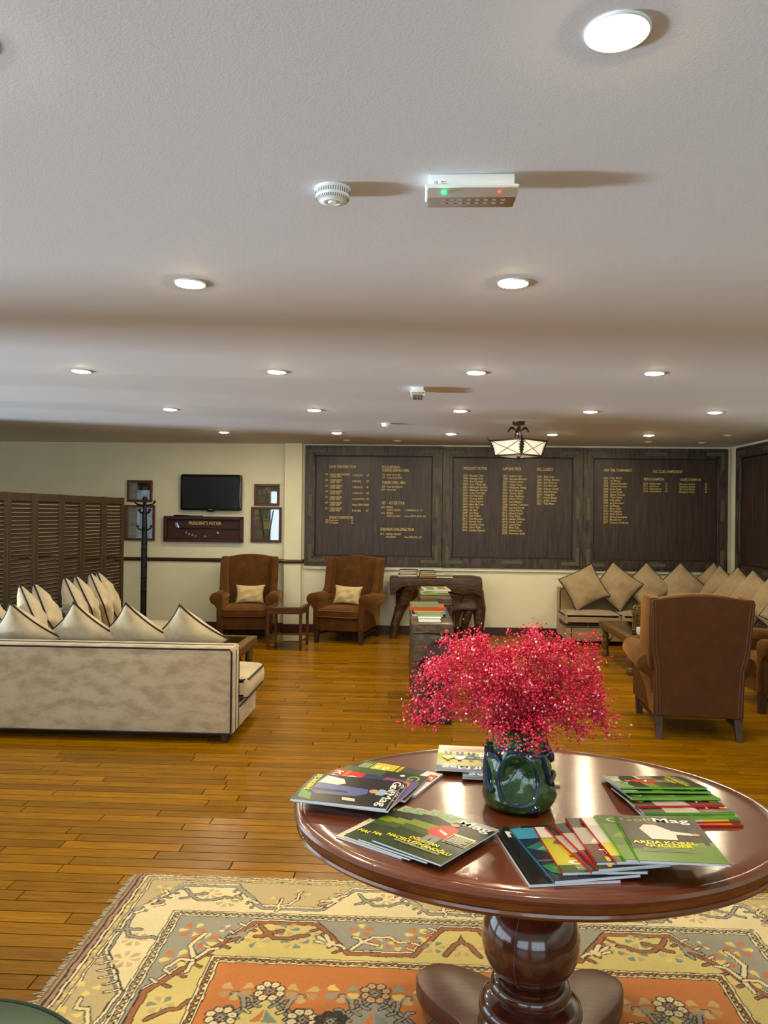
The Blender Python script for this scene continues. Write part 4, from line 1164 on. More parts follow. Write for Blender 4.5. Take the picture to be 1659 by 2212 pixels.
def root_console():
    o = empty('root_console', (0.24, 9.60, 0), 0, 'gnarled driftwood console on twisted root legs below the honour boards', 'console table')
    W2 = 0.57
    top = [(-W2, 0.755), (-W2, 0.60), (-W2 + 0.01, 0.535), (-W2 + 0.07, 0.56), (-0.44, 0.62), (-0.35, 0.655), (-0.30, 0.62), (-0.22, 0.60), (-0.12, 0.63), (0.0, 0.64), (0.12, 0.62), (0.2, 0.58), (0.34, 0.56), (0.46, 0.57), (0.56, 0.52), (0.57, 0.64), (0.56, 0.75), (0.45, 0.768), (0.2, 0.765), (0.17, 0.745), (-0.2, 0.752)]
    MB().prism(top, 'y', -0.2, 0.2, 0.012, fn=wob(2, 0.004, 14)).build('top', M['drift'], o)
    def leg(pts, rs, y, seed):
        P_ = [(x, y + 0.03 * math.sin(z * 9 + seed), z) for x, z in pts]
        # resample
        q = []; qr = []
        for i in range(len(P_) - 1):
            for k in range(4):
                t = k / 4; q.append(Vector(P_[i]).lerp(Vector(P_[i + 1]), t)); qr.append(rs[i] + (rs[i + 1] - rs[i]) * t)
        q.append(Vector(P_[-1])); qr.append(rs[-1])
        MB().tube(q, qr, 10, fn=lambda p: ((lambda w_: (w_.x, w_.y, max(w_.z, 0.0)))(wob(seed, 0.006, 22)(p)))).build('leg', M['drift'], o)
    leg([(-0.31, 0.64), (-0.37, 0.50), (-0.45, 0.34), (-0.49, 0.20), (-0.52, 0.0)], [0.085, 0.075, 0.065, 0.055, 0.04], -0.11, 11)
    leg([(-0.2, 0.62), (-0.30, 0.54), (-0.40, 0.40)], [0.05, 0.05, 0.04], -0.05, 12)
    leg([(0.30, 0.58), (0.28, 0.42), (0.27, 0.25), (0.28, 0.0)], [0.07, 0.05, 0.032, 0.026], -0.08, 13)
    leg([(0.16, 0.60), (0.15, 0.40), (0.10, 0.22), (0.10, 0.0)], [0.09, 0.07, 0.05, 0.04], -0.06, 14)
    leg([(0.44, 0.58), (0.42, 0.40), (0.37, 0.22), (0.33, 0.0)], [0.09, 0.07, 0.04, 0.03], -0.06, 15)
    leg([(0.5, 0.58), (0.53, 0.40), (0.53, 0.2), (0.54, 0.0)], [0.09, 0.085, 0.06, 0.05], -0.05, 16)
    MB().box(0.08, 0.52, -0.16, 0.14, 0.33, 0.6, 0.05, seg=3, sub=5, fn=wob(17, 0.012, 18)).build('root_mass', M['drift'], o)
    leg([(0.2, 0.6), (0.2, 0.3), (0.22, 0.0)], [0.05, 0.03, 0.025], 0.14, 18)
    leg([(-0.45, 0.6), (-0.47, 0.3), (-0.48, 0.0)], [0.05, 0.035, 0.03], 0.14, 19)
root_console()

def trunk_console(loc, w, d, h, label, seed):
    o = empty('trunk_console', loc, R(1.2), label, 'console table', 'hewn trunk consoles standing end on')
    hw = w / 2
    wb = wob(seed, 0.0045, 13)
    MB().box(-hw, hw, 0.0, d, h - 0.075, h, 0.01, seg=2, sub=8, fn=wob(seed + 5, 0.002, 10)).build('top', M['drift2'], o)
    fnb = lambda p: (lambda q: (q.x, q.y, max(0.0, q.z)))(wb(p))
    MB().box(-hw + 0.004, hw - 0.004, 0.012, 0.30, 0.0, h - 0.078, 0.012, seg=2, sub=9, fn=fnb).build('trunk', M['drift2'], o)
    MB().box(-hw + 0.004, hw - 0.004, d - 0.26, d - 0.01, 0.0, h - 0.078, 0.012, seg=2, sub=9, fn=fnb).build('trunk', M['drift2'], o)
    # sawn flat on the end face with flat dark patches painted as the shade in its hollows
    arch = [(-hw + 0.075, 0.02), (hw - 0.012, 0.02), (hw - 0.010, h - 0.13)]
    for i in range(9):
        a = R(20 + 150 * i / 8)
        arch.append((0.045 + 0.125 * math.cos(a) * (w / 0.31), h - 0.30 + 0.20 * math.sin(a)))
    arch += [(-hw + 0.045, h - 0.36), (-hw + 0.06, 0.3)]
    MB().prism(arch, 'y', -0.004, 0.03, 0.004, seg=1).build('sawn_face', M['cut_wood'], o, smooth=False)
    for k, (cx, cz, rx, rz_, an) in enumerate(((-0.075, h - 0.29, 0.022, 0.055, -35), (-0.045, h - 0.36, 0.022, 0.075, 30), (-0.01, h - 0.47, 0.04, 0.06, 10), (0.05, 0.22, 0.03, 0.05, 0))):
        pts = []
        for i in range(14):
            a = 2 * PI * i / 14
            r_ = 1 + 0.22 * math.sin(3 * a + k)
            x, z = rx * r_ * math.cos(a), rz_ * r_ * math.sin(a)
            c, s = math.cos(R(an)), math.sin(R(an))
            pts.append((cx + x * c - z * s, cz + x * s + z * c))
        MB().prism(pts, 'y', -0.0055, 0.0).build('hollow', M['hollow'], o, smooth=False)
trunk_console((0.122, 5.60, 0), 0.31, 1.05, 0.73, 'dark hewn tree trunk console standing end on behind the flowers', 31)
trunk_console((0.187, 7.42, 0), 0.31, 0.98, 0.73, 'dark hewn tree trunk console standing end on behind another, topped with magazines', 37)

# ================================================================== BOOKS ON THE CONSOLES
def book(loc, w, d, t, rz, cover, label, group, spine=None, page=(226, 222, 208), hard=True, top=None, cat='book'):
    o = empty('book' if hard else 'magazine', loc, rz, label, cat, group)
    c = 0.003 if hard else 0.0008
    ov = 0.004 if hard else 0.0
    cv = MB()
    cv.box(-w / 2, w / 2, -d / 2, d / 2, 0, c); cv.box(-w / 2, w / 2, -d / 2, d / 2, t - c, t)
    cv.build('cover', flat(cover), o, smooth=False)
    MB().box(-w / 2 + ov, w / 2 - ov, -d / 2 + ov, d / 2 - ov, c, t - c).build('pages', flat(page, 0.7), o, smooth=False)
    MB().box(-w / 2, w / 2, d / 2 - 0.001, d / 2 + 0.001, 0, t).build('spine', flat(spine or cover), o, smooth=False)
    return o
zt = 0.756
def stack(x, y, z, items, grp):
    for (w, d, t, rz, cover, lab, page) in items:
        book((x + random.uniform(-.01, .01), y, z), w, d, t, R(rz), cover, lab, grp, page=page)
        z += t + 0.0004
    return z
dk = (44, 38, 30); pg = (222, 216, 196)
stack(-0.105, 9.50, zt, [(0.24, 0.17, 0.016, 3, (40, 36, 34), 'bottom book of the dark stack on the root console', pg), (0.235, 0.17, 0.022, -2, (30, 32, 30), 'second book from the bottom of the dark stack on the root console', pg), (0.22, 0.16, 0.018, 4, dk, 'third book from the bottom of the dark stack on the root console', pg), (0.225, 0.16, 0.02, 0, (34, 36, 32), 'fourth book from the bottom of the dark stack on the root console', pg), (0.22, 0.155, 0.016, -3, (26, 26, 24), 'top book of the dark stack on the root console', pg)], 'books stacked on the root console')
stack(0.14, 9.50, zt, [(0.20, 0.16, 0.022, -2, (88, 58, 34), 'bottom brown book of the middle stack on the root console', (170, 130, 84)), (0.20, 0.15, 0.024, 3, (96, 66, 38), 'second brown book of the middle stack on the root console', (190, 160, 112)), (0.195, 0.15, 0.02, 0, (60, 52, 40), 'third book of the middle stack on the root console', pg), (0.18, 0.15, 0.016, 4, (40, 44, 34), 'top book of the middle stack on the root console', pg)], 'books stacked on the root console')
book((0.345, 9.49, zt), 0.21, 0.17, 0.024, R(-3), (92, 108, 60), 'green book lying flat beside the stacked books on the root console', 'books stacked on the root console', page=(206, 208, 186))
book((0.40, 9.53, zt + 0.0245), 0.12, 0.10, 0.008, R(-14), (150, 150, 130), 'small thin leaflet lying on the green book', 'books stacked on the root console')
# periodicals on the nearer trunk console
z = 0.7325
for (x, y, w, d, t, rz, c, page, lab) in ((0.07, 6.14, 0.21, 0.27, 0.016, 2, (80, 70, 60), (210, 208, 200), 'bottom dark book of the pile on the nearer trunk console'), (0.115, 6.15, 0.24, 0.28, 0.014, -3, (80, 100, 150), (150, 160, 185), 'blue edged magazine in the pile on the nearer trunk console'), (0.09, 6.16, 0.24, 0.28, 0.012, 4, (150, 120, 70), (206, 186, 140), 'tan magazine in the pile on the nearer trunk console'),
                                     (0.085, 6.17, 0.27, 0.28, 0.022, 0, (196, 66, 30), (206, 84, 44), 'orange red magazine in the pile on the nearer trunk console'), (0.07, 6.18, 0.225, 0.28, 0.014, 5, (112, 120, 84), (150, 156, 120), 'green magazine on top of the pile on the nearer trunk console')):
    book((x, y, z), w, d, t, R(rz), c, lab, 'magazines on the trunk consoles', page=page, hard=False, cat='magazine'); z += t + 0.0005
book((0.098, 5.80, 0.7325), 0.165, 0.22, 0.032, R(1), (238, 236, 226), 'thick plain white book lying before the magazine pile', 'magazines on the trunk consoles', page=(246, 246, 240))
book((0.10, 5.835, 0.765), 0.19, 0.2, 0.01, R(3), (112, 140, 64), 'green and blue magazine lying on the thick white book', 'magazines on the trunk consoles', page=(150, 170, 190), hard=False, cat='magazine')
z = 0.7325
for i, (x, w, t, rz, c, page, lab) in enumerate(((0.175, 0.28, 0.02, 2, (116, 150, 50), (150, 176, 90), 'bottom green magazine of the pile on the far trunk console'), (0.185, 0.27, 0.016, -4, (96, 120, 60), (190, 190, 170), 'middle green magazine of the pile on the far trunk console'), (0.19, 0.265, 0.014, 6, (186, 180, 160), (214, 210, 200), 'pale topmost magazine of the pile on the far trunk console'))):
    o = book((x, 7.80, z), w, 0.34, t, R(rz), c, lab, 'magazines on the trunk consoles', page=page, hard=False, cat='magazine'); z += t + 0.0005
pr_ = MB()
for (a, b, c, d) in ((-0.1, -0.15, -0.02, 0.1), (0.02, -0.1, 0.1, 0.12)):
    pr_.quad((a, b, 0.01415), (c, b, 0.01415), (c, d, 0.01415), (a, d, 0.01415))
pr_.build('cover_print', flat((112, 136, 60)), o, smooth=False)
p2_ = MB(); put_text(p2_, 'GOLF', (0.11, -0.14, 0.0142), (0, 1, 0), (-1, 0, 0), 0.07, 0, 1, 0.01)
p2_.build('title_print', flat((196, 40, 40)), o, smooth=False)
# ================================================================== RUG
def make_rug():
    X0, X1, Y0, Y1 = -1.147, 1.494, 1.30, 3.172
    XC, YC = 0.1735, (Y0 + Y1) / 2
    xs = np.arange(X0, X1 + 1e-6, (X1 - X0) / 700)
    ys = np.concatenate([np.arange(Y0, 2.18, 0.007), np.arange(2.18, Y1, 0.0036), [Y1]])
    GX, GY = np.meshgrid(xs, ys)
    nx, ny = len(xs), len(ys)
    rng = np.random.default_rng(5)
    # slight hand-knotted wander, mirrored halves
    wx = 0.0016 * np.sin(GY * 61 + GX * 23) + 0.0012 * np.sin(GX * 97 - GY * 41)
    wy = 0.0016 * np.sin(GX * 53 - GY * 31) + 0.0012 * np.sin(GX * 131 + GY * 17)
    PX = XC - np.abs(GX - XC) + wx
    PX = np.where(True, PX, PX)
    PY = YC + np.abs(GY - YC) + wy
    PX = PX.ravel(); PY = PY.ravel()
    Cc = np.zeros((nx * ny, 3))
    def S(c): return np.array(lin(c)[:3])
    DK, CR, GR, RU, YE, BE, BG, OR, TL = [S(c) for c in ((48, 36, 22), (232, 214, 164), (156, 150, 130), (158, 96, 48), (214, 194, 116), (230, 212, 162), (194, 172, 122), (200, 120, 50), (126, 140, 120))]
    PK = S((176, 128, 98)); CO = S((202, 118, 56)); LY = S((230, 204, 110)); TN = S((196, 166, 112))
    def box(x0, x1, y0, y1, c):
        m = (PX >= x0) & (PX <= x1) & (PY >= y0) & (PY <= y1); Cc[m] = c
    def poly(pts, c):
        pts = np.array(pts, float)
        m = (PX >= pts[:, 0].min()) & (PX <= pts[:, 0].max()) & (PY >= pts[:, 1].min()) & (PY <= pts[:, 1].max())
        ii = np.nonzero(m)[0]
        if len(ii) == 0: return
        x, y = PX[ii], PY[ii]
        ins = np.zeros(len(ii), bool)
        j = len(pts) - 1
        for i in range(len(pts)):
            xi, yi, xj, yj = pts[i][0], pts[i][1], pts[j][0], pts[j][1]
            cnd = ((yi > y) != (yj > y)) & (x < (xj - xi) * (y - yi) / (yj - yi + 1e-12) + xi)
            ins ^= cnd; j = i
        Cc[ii[ins]] = c
    def line(pts, wd, c, closed=False):
        pts = list(pts)
        if closed: pts = pts + [pts[0]]
        h = wd / 2
        for (ax, ay), (bx, by) in zip(pts[:-1], pts[1:]):
            m = (PX >= min(ax, bx) - h) & (PX <= max(ax, bx) + h) & (PY >= min(ay, by) - h) & (PY <= max(ay, by) + h)
            ii = np.nonzero(m)[0]
            if len(ii) == 0: continue
            x, y = PX[ii] - ax, PY[ii] - ay
            dx, dy = bx - ax, by - ay
            t = np.clip((x * dx + y * dy) / (dx * dx + dy * dy + 1e-12), 0, 1)
            d = np.hypot(x - t * dx, y - t * dy)
            Cc[ii[d <= h]] = c
    O = 0.008
    def stroke(pts, wd, c): line(pts, wd + O, DK); line(pts, wd, c)
    def xf(pts, x, y, ang, s=1.0, mir=False):
        c_, s_ = math.cos(ang), math.sin(ang)
        return [(x + s * ((-a if mir else a) * c_ - b * s_), y + s * ((-a if mir else a) * s_ + b * c_)) for a, b in pts]
    # ---- grounds
    box(-9, 9, -9, 9, TN)
    box(X0 - 1, X0 + 0.006, -9, 9, S((120, 84, 52)))
    box(X0 + 0.006, X0 + 0.016, -9, 9, S((160, 128, 84)))
    box(X0 + 0.016, X0 + 0.024, -9, 9, DK)
    box(X0 + 0.024, X0 + 0.036, -9, 9, PK)
    xa, ya = X0 + 0.036, Y1 - 0.004
    def ring(x, y, c): box(x, 9, -9, y, c)
    ring(xa, ya, DK); ring(xa + .006, ya - .006, CR); ring(xa + .014, ya - .014, DK); ring(xa + .019, ya - .019, TN)
    for k in range(60):
        box(xa + .023 + 0.0, 9, 0, 0, TN)
    # dashes of the outer guard
    for k in range(46):
        x = xa + 0.03 + k * 0.03
        if x < XC + 0.03: box(x, x + 0.016, ya - 0.033, ya - 0.025, LY if k % 3 else GR)
    for k in range(34):
        y = ya - 0.05 - k * 0.03
        box(xa + 0.023, xa + 0.031, y - 0.016, y, LY if k % 3 else GR)
    ring(xa + .036, ya - .036, DK); ring(xa + .040, ya - .040, CR); ring(xa + .045, ya - .045, DK); ring(xa + .049, ya - .049, BG)
    G2x, G2y = -0.906, 2.890      # second guard outer corner
    G3x, G3y = -0.686, 2.602      # third guard outer corner
    b1x, b1y = xa + .049, ya - .049
    # ---- outer border: zigzag ribbon, cream below
    top1 = [(-1.052, 2.10), (-0.935, 2.16), (-0.911, 2.375), (-1.052, 2.605), (-1.052, 2.863), (-0.926, 3.086), (-0.706, 3.088), (-0.578, 2.926), (-0.348, 2.926), (-0.238, 3.088), (-0.060, 3.088), (0.062, 2.926), (0.30, 2.926)]
    low = top1 + [(0.30, 2.80), (G2x, G2y), (G2x, 2.0)]
    low = [(-0.95, 2.0)] + top1 + [(0.30, 2.80), (-0.85, 2.80), (-0.85, 2.0)]
    poly(low, BE)
    line(top1, 0.028, DK); line(top1, 0.021, GR)
    off = lambda P, dx, dy: [(a + dx, b + dy) for a, b in P]
    line(off(top1, -0.004, 0.0105), 0.017, DK); line(off(top1, -0.004, 0.0105), 0.009, CR)
    def teeth(p, q, n, side, wd, ln, c):
        dx, dy = q[0] - p[0], q[1] - p[1]; L = math.hypot(dx, dy); ux, uy = dx / L, dy / L; vx, vy = -uy * side, ux * side
        for k in range(n):
            t = (k + 0.7) / (n + 0.4) * L
            a = (p[0] + ux * t, p[1] + uy * t)
            stroke([a, (a[0] + vx * ln * .7, a[1] + vy * ln * .7), (a[0] + vx * ln + ux * 0.006, a[1] + vy * ln + uy * .006)], wd, c)
        line([p, q], 0.021, GR) if c is GR else None
    teeth((-1.052, 2.863), (-0.926, 3.086), 6, -1, 0.007, 0.032, GR)
    teeth((-0.706, 3.088), (-0.578, 2.926), 5, -1, 0.007, 0.032, GR)
    teeth((-0.238, 3.088), (-0.348, 2.926), -0 or 5, -1, 0.006, 0.036, CR)
    teeth((-0.060, 3.088), (0.062, 2.926), 5, -1, 0.007, 0.032, GR)
    teeth((-0.911, 2.375), (-1.052, 2.605), 6, 1, 0.006, 0.042, CR)
    # branch and tulip motifs
    branch = [[(0, 0), (0.03, -0.05), (0.07, -0.085), (0.125, -0.085), (0.165, -0.058), (0.19, -0.058)], [(0.03, -0.05), (0.062, -0.042), (0.088, -0.03)], [(0.03, -0.05), (0.022, -0.072), (-0.002, -0.078)]]
    def put_branch(x, y, ang, c, s=1.0, mir=False, w=0.011):
        for l in branch: line(xf(l, x, y, ang, s, mir), w + O, DK)
        for l in branch: line(xf(l, x, y, ang, s, mir), w, c)
    def put_tulip(x, y, ang, c, c2, s=1.0):
        stem = [(0, 0), (0.02, 0.012), (0.034, 0.0)]
        line(xf([(0, 0), (0.0, 0.03), (-0.018, 0.05)], x, y, ang, s), 0.012 + O, DK); line(xf([(0, 0), (0.0, 0.03), (-0.018, 0.05)], x, y, ang, s), 0.012, c)
        for k, (a, b) in enumerate(((-0.045, 0.10), (-0.022, 0.118), (0.004, 0.108))):
            line(xf([(-0.018, 0.052), (a, b)], x, y, ang, s), 0.014 + O, DK); line(xf([(-0.018, 0.052), (a, b)], x, y, ang, s), 0.014, c2 if k == 1 else c)
        poly(xf([(-0.034, 0.045), (0.0, 0.045), (0.004, 0.066), (-0.034, 0.07)], x, y, ang, s), c)
    def petals(x, y, n, r, cols, gap=0.35, a0=0.0, full=2 * PI):
        for k in range(n):
            a = a0 + full * k / n
            p = []
            for da, rr_ in ((-0.0, 0.22), (-0.30, 0.85), (-0.14, 1.0), (0.14, 1.0), (0.30, 0.85)):
                p.append((x + r * rr_ * math.cos(a + da * 6.5 / max(n, 5)), y + r * rr_ * math.sin(a + da * 6.5 / max(n, 5))))
            poly(p, cols[k % len(cols)])
    petals(-0.80, 3.02, 7, 0.042, [TN, S((204, 176, 120))]); petals(-0.72, 2.965, 7, 0.045, [TN, S((204, 176, 120))])
    petals(-0.98, 2.68, 7, 0.045, [S((206, 180, 122)), TN]); petals(-0.965, 2.56, 7, 0.05, [S((206, 180, 122)), TN])
    petals(-0.11, 3.02, 7, 0.042, [TN, S((204, 176, 120))]); petals(0.03, 2.99, 7, 0.042, [S((204, 176, 120)), TN])
    petals(-1.0, 3.05, 5, 0.035, [LY, S((170, 160, 124))]); petals(-0.44, 3.04, 6, 0.036, [LY, S((170, 160, 124))]); petals(-0.53, 2.99, 5, 0.03, [LY, TN]); petals(0.14, 3.03, 6, 0.036, [LY, S((170, 160, 124))])
    petals(-1.03, 2.40, 5, 0.045, [LY, TN]); petals(-1.03, 2.27, 5, 0.045, [LY, TN])
    put_branch(-0.905, 3.055, 0, GR); put_branch(-0.215, 3.055, 0, GR)
    put_branch(-1.045, 2.80, R(-20), GR, 0.9)
    put_branch(-0.575, 2.945, R(58), CR, 0.9, False, 0.009); put_branch(0.06, 2.945, R(58), CR, 0.9, False, 0.009)
    stroke([(-0.985, 2.985), (-0.968, 3.012), (-0.992, 3.035)], 0.009, CR)
    stroke([(-0.955, 2.24), (-0.985, 2.30), (-1.02, 2.30), (-1.025, 2.345)], 0.012, CR)
    put_tulip(-1.045, 2.86, R(-50), BE, PK); put_tulip(-0.262, 3.04, R(118), BE, TN); put_tulip(-0.60, 2.96, R(52), BE, TN, 0.9)
    # ---- second guard
    def guard(x, y, wdt, base, tri):
        ring(x, y, DK); ring(x + .004, y - .004, CR); ring(x + .0095, y - .0095, DK); ring(x + .013, y - .013, base)
        w_ = wdt - 0.026
        n1 = int((XC - x) / 0.024)
        for k in range(n1 + 1):
            a = x + 0.02 + k * 0.024
            poly([(a, y - .013 - w_), (a + 0.011, y - 0.0145), (a + 0.022, y - .013 - w_)], tri)
            line([(a, y - .013 - w_), (a + 0.011, y - 0.0145), (a + 0.022, y - .013 - w_)], 0.0045, DK)
        n2 = int((y - YC) / 0.024)
        for k in range(n2 + 1):
            b = y - 0.03 - k * 0.024
            poly([(x + .013 + w_, b), (x + 0.0145, b - 0.011), (x + .013 + w_, b - 0.022)], tri)
            line([(x + .013 + w_, b), (x + 0.0145, b - 0.011), (x + .013 + w_, b - 0.022)], 0.0045, DK)
        ring(x + wdt - .013, y - wdt + .013, DK); ring(x + wdt - .0095, y - wdt + .0095, CR); ring(x + wdt - .004, y - wdt + .004, DK)
    guard(G2x, G2y, 0.042, S((168, 150, 108)), CR)
    ring(G2x + 0.042, G2y - 0.042, GR)
    # ---- inner border: grey above, yellow below, rust ribbon
    rb = [(-0.84, 1.95), (-0.84, 2.39), (-0.578, 2.822), (-0.349, 2.822), (-0.222, 2.642), (0.002, 2.642), (0.11, 2.822), (0.30, 2.822)]
    poly(rb + [(0.30, 2.40), (-0.6, 2.40), (-0.6, 1.95)], YE)
    line(off(rb, -0.005, 0.013), 0.022, DK); line(off(rb, -0.005, 0.013), 0.014, CR)
    line(rb, 0.026, DK); line(rb, 0.018, RU)
    def teeth2(p, q, n, side, ln, c):
        dx, dy = q[0] - p[0], q[1] - p[1]; L = math.hypot(dx, dy); ux, uy = dx / L, dy / L; vx, vy = -uy * side, ux * side
        for k in range(n):
            t = (k + 0.7) / (n + 0.4) * L
            a = (p[0] + ux * t + vx * 0.014, p[1] + uy * t + vy * 0.014)
            stroke([a, (a[0] + vx * ln, a[1] + vy * ln)], 0.010, c)
    teeth2((-0.83, 2.40), (-0.578, 2.822), 7, -1, 0.026, RU); teeth2((-0.83, 2.40), (-0.578, 2.822), 8, 1, 0.028, CR)
    teeth2((-0.349, 2.822), (-0.222, 2.642), 5, -1, 0.026, RU); teeth2((0.002, 2.642), (0.11, 2.822), 5, 1, 0.028, CR)
    pc = [CO, LY]
    petals(-0.795, 2.755, 6, 0.05, pc); petals(-0.735, 2.69, 6, 0.052, pc, a0=.5); petals(-0.80, 2.575, 6, 0.055, pc, a0=.2)
    petals(-0.675, 2.77, 5, 0.026, [PK, BE], a0=.3)
    petals(-0.455, 2.78, 6, 0.045, [TL, TN]); petals(-0.42, 2.70, 6, 0.045, [TN, TL]); petals(-0.545, 2.70, 6, 0.045, [TN, TL, LY]); petals(-0.36, 2.73, 6, 0.042, [TL, TN])
    petals(-0.77, 2.33, 6, 0.045, [TN, TL]); petals(-0.73, 2.18, 6, 0.045, [TN, TL])
    petals(-0.185, 2.79, 5, 0.045, pc, a0=.4); petals(-0.10, 2.715, 6, 0.042, [LY, CO]); petals(0.02, 2.775, 6, 0.048, pc); petals(-0.03, 2.70, 5, 0.04, [CO, LY])
    petals(0.075, 2.70, 6, 0.04, [TN, TL]); petals(0.175, 2.69, 6, 0.045, [TN, S((198, 172, 96))])
    stroke([(-0.742, 2.505), (-0.735, 2.575), (-0.775, 2.655), (-0.745, 2.735)], 0.014, CR)
    line([(-0.738, 2.57), (-0.705, 2.635), (-0.672, 2.645)], 0.013 + O, DK); line([(-0.738, 2.57), (-0.705, 2.635), (-0.672, 2.645)], 0.013, CR)
    line([(-0.738, 2.57), (-0.785, 2.57), (-0.815, 2.52)], 0.013 + O, DK); line([(-0.738, 2.57), (-0.785, 2.57), (-0.815, 2.52)], 0.013, CR)
    for l in branch: line(xf(l, -0.555, 2.80, 0, 0.95), 0.016 + O, DK)
    for l in branch: line(xf(l, -0.555, 2.80, 0, 0.95), 0.016, RU)
    for l in branch: line(xf([(a, -b) for a, b in l], -0.21, 2.665, 0, 1.0), 0.011 + O, DK)
    for l in branch: line(xf([(a, -b) for a, b in l], -0.21, 2.665, 0, 1.0), 0.011, CR)
    put_tulip(-0.577, 2.79, R(135), GR, RU, 1.0); put_tulip(-0.235, 2.67, R(45), BE, CR, 1.0)
    stroke([(-0.79, 2.26), (-0.74, 2.31), (-0.71, 2.315), (-0.685, 2.36)], 0.014, RU)
    stroke([(0.115, 2.65), (0.145, 2.715), (0.17, 2.735), (0.19, 2.81)], 0.014, RU); stroke([(0.19, 2.81), (0.20, 2.66)], 0.013, RU)
    # ---- third guard and field
    guard(G3x, G3y, 0.040, RU, LY)
    ring(G3x + 0.040, G3y - 0.040, OR)
    def rosette(x, y, c):
        for k in range(8):
            a = PI / 8 + PI / 4 * k
            q = [(x + 0.036 * math.cos(a) + 0.0185 * math.cos(b), y + 0.036 * math.sin(a) + 0.0185 * math.sin(b)) for b in np.linspace(0, 2 * PI, 9)[:-1]]
            poly(q, DK)
            q = [(x + 0.036 * math.cos(a) + 0.0135 * math.cos(b), y + 0.036 * math.sin(a) + 0.0135 * math.sin(b)) for b in np.linspace(0, 2 * PI, 9)[:-1]]
            poly(q, c)
            line([(x + 0.036 * math.cos(a), y + 0.036 * math.sin(a))] * 2, 0.005, RU)
        poly([(x, y + .022), (x + .02, y), (x, y - .022), (x - .02, y)], DK); poly([(x, y + .016), (x + .015, y), (x, y - .016), (x - .015, y)], GR); poly([(x, y + .007), (x + .006, y), (x, y - .007), (x - .006, y)], DK)
    def pendant(x, y, ground, pcols, rc):
        poly([(x, y - 0.035), (x - 0.125, y - 0.15), (x - 0.125, y - 0.3), (x + 0.125, y - 0.3), (x + 0.125, y - 0.15)], ground)
        poly([(x - .035, y - .15), (x, y - .09), (x, y - .15)], CO); poly([(x + .005, y - .09), (x + .05, y - .15), (x + .005, y - .15)], TL)
        for s in (-1, 1):
            L_ = [(x + s * 0.018, y - 0.04), (x + s * 0.125, y - 0.155), (x + s * .125, y - .3)]
            line(L_, 0.022 + O, DK); line(L_, 0.022, GR); line(L_, 0.004, DK)
            for k in range(4):
                t = 0.2 + k * 0.24
                a = (x + s * (0.018 + 0.107 * t), y - 0.04 - 0.115 * t)
                if k in (0, 2):
                    q = [a, (a[0] + s * 0.012, a[1] + 0.03), (a[0] + s * 0.026, a[1] + 0.03)]
                    line(q, 0.010 + O, DK); line(q, 0.010, GR)
                if k == 1:
                    q = [a, (a[0] + s * 0.008, a[1] + 0.05), (a[0] + s * 0.032, a[1] + 0.075), (a[0] + s * .046, a[1] + .072)]
                    line(q, 0.012 + O, DK); line(q, 0.012, GR)
                q = [a, (a[0] - s * 0.022, a[1] - 0.016)]
                line(q, 0.008 + O, DK); line(q, 0.008, ground if k % 2 else GR)
            petals(x + s * 0.105, y + 0.0, 5, 0.055, pcols, a0=R(90 - s * 62), full=R(300) * (1 if s < 0 else -1))
        rosette(x, y, rc)
    pendant(-0.449, 2.419, YE, [S((206, 170, 110)), S((186, 150, 96))], CR)
    pendant(-0.114, 2.428, GR, [LY, GR, S((206, 170, 110))], S((210, 168, 112)))
    pendant(0.1735, 2.43, YE, [LY, TN], CR)
    rosette(-0.571, 2.284, CR); rosette(-0.325, 2.288, CR); rosette(-0.24, 2.285, DK)
    # ---- wool grain (true colour mottling of the dyed wool)
    ab = 1.0 + rng.normal(0, 0.035, len(PX)) + 0.05 * np.sin(GX.ravel() * 9 + GY.ravel() * 5) * np.sin(GY.ravel() * 21)
    Cc *= ab[:, None]
    Cc = np.clip(Cc, 0, 1)
    zz = 0.011 + 0.0010 * rng.random(len(PX))
    co = np.stack([GX.ravel(), GY.ravel(), zz], -1)
    idx = np.arange(nx * ny).reshape(ny, nx)
    q = np.stack([idx[:-1, :-1], idx[:-1, 1:], idx[1:, 1:], idx[1:, :-1]], -1).reshape(-1, 4)
    me = bpy.data.meshes.new('pile')
    me.vertices.add(len(co)); me.vertices.foreach_set('co', co.ravel())
    me.loops.add(q.size); me.loops.foreach_set('vertex_index', q.ravel())
    me.polygons.add(len(q)); me.polygons.foreach_set('loop_start', np.arange(len(q)) * 4)
    me.update(calc_edges=True)
    at = me.color_attributes.new('wool', 'FLOAT_COLOR', 'POINT')
    at.data.foreach_set('color', np.concatenate([Cc, np.ones((len(Cc), 1))], 1).astype(np.float32).ravel())
    m = mat('wool_pile', (200, 170, 110), 0.95, bump=0.35, bscale=420, sheen=0.2)
    nt = m.node_tree
    a_ = nt.nodes.new('ShaderNodeAttribute'); a_.attribute_name = 'wool'
    nt.links.new(a_.outputs['Color'], nt.nodes['Principled BSDF'].inputs['Base Color'])
    me.materials.append(m)
    me.polygons.foreach_set('use_smooth', [True] * len(me.polygons))
    root = empty('rug', ((X0 + X1) / 2, YC, 0), 0, 'patterned wool rug in orange, cream and grey under the magazine table', 'rug')
    o = obj('pile', me, root); o.location = (-(X0 + X1) / 2, -YC, 0)
    MB().box(X0, X1, Y0, Y1, 0.0, 0.0105).build('backing', flat((120, 96, 60), 0.9), root, smooth=False).location = (-(X0 + X1) / 2, -YC, 0)
    fr = MB()
    rr = random.Random(9)
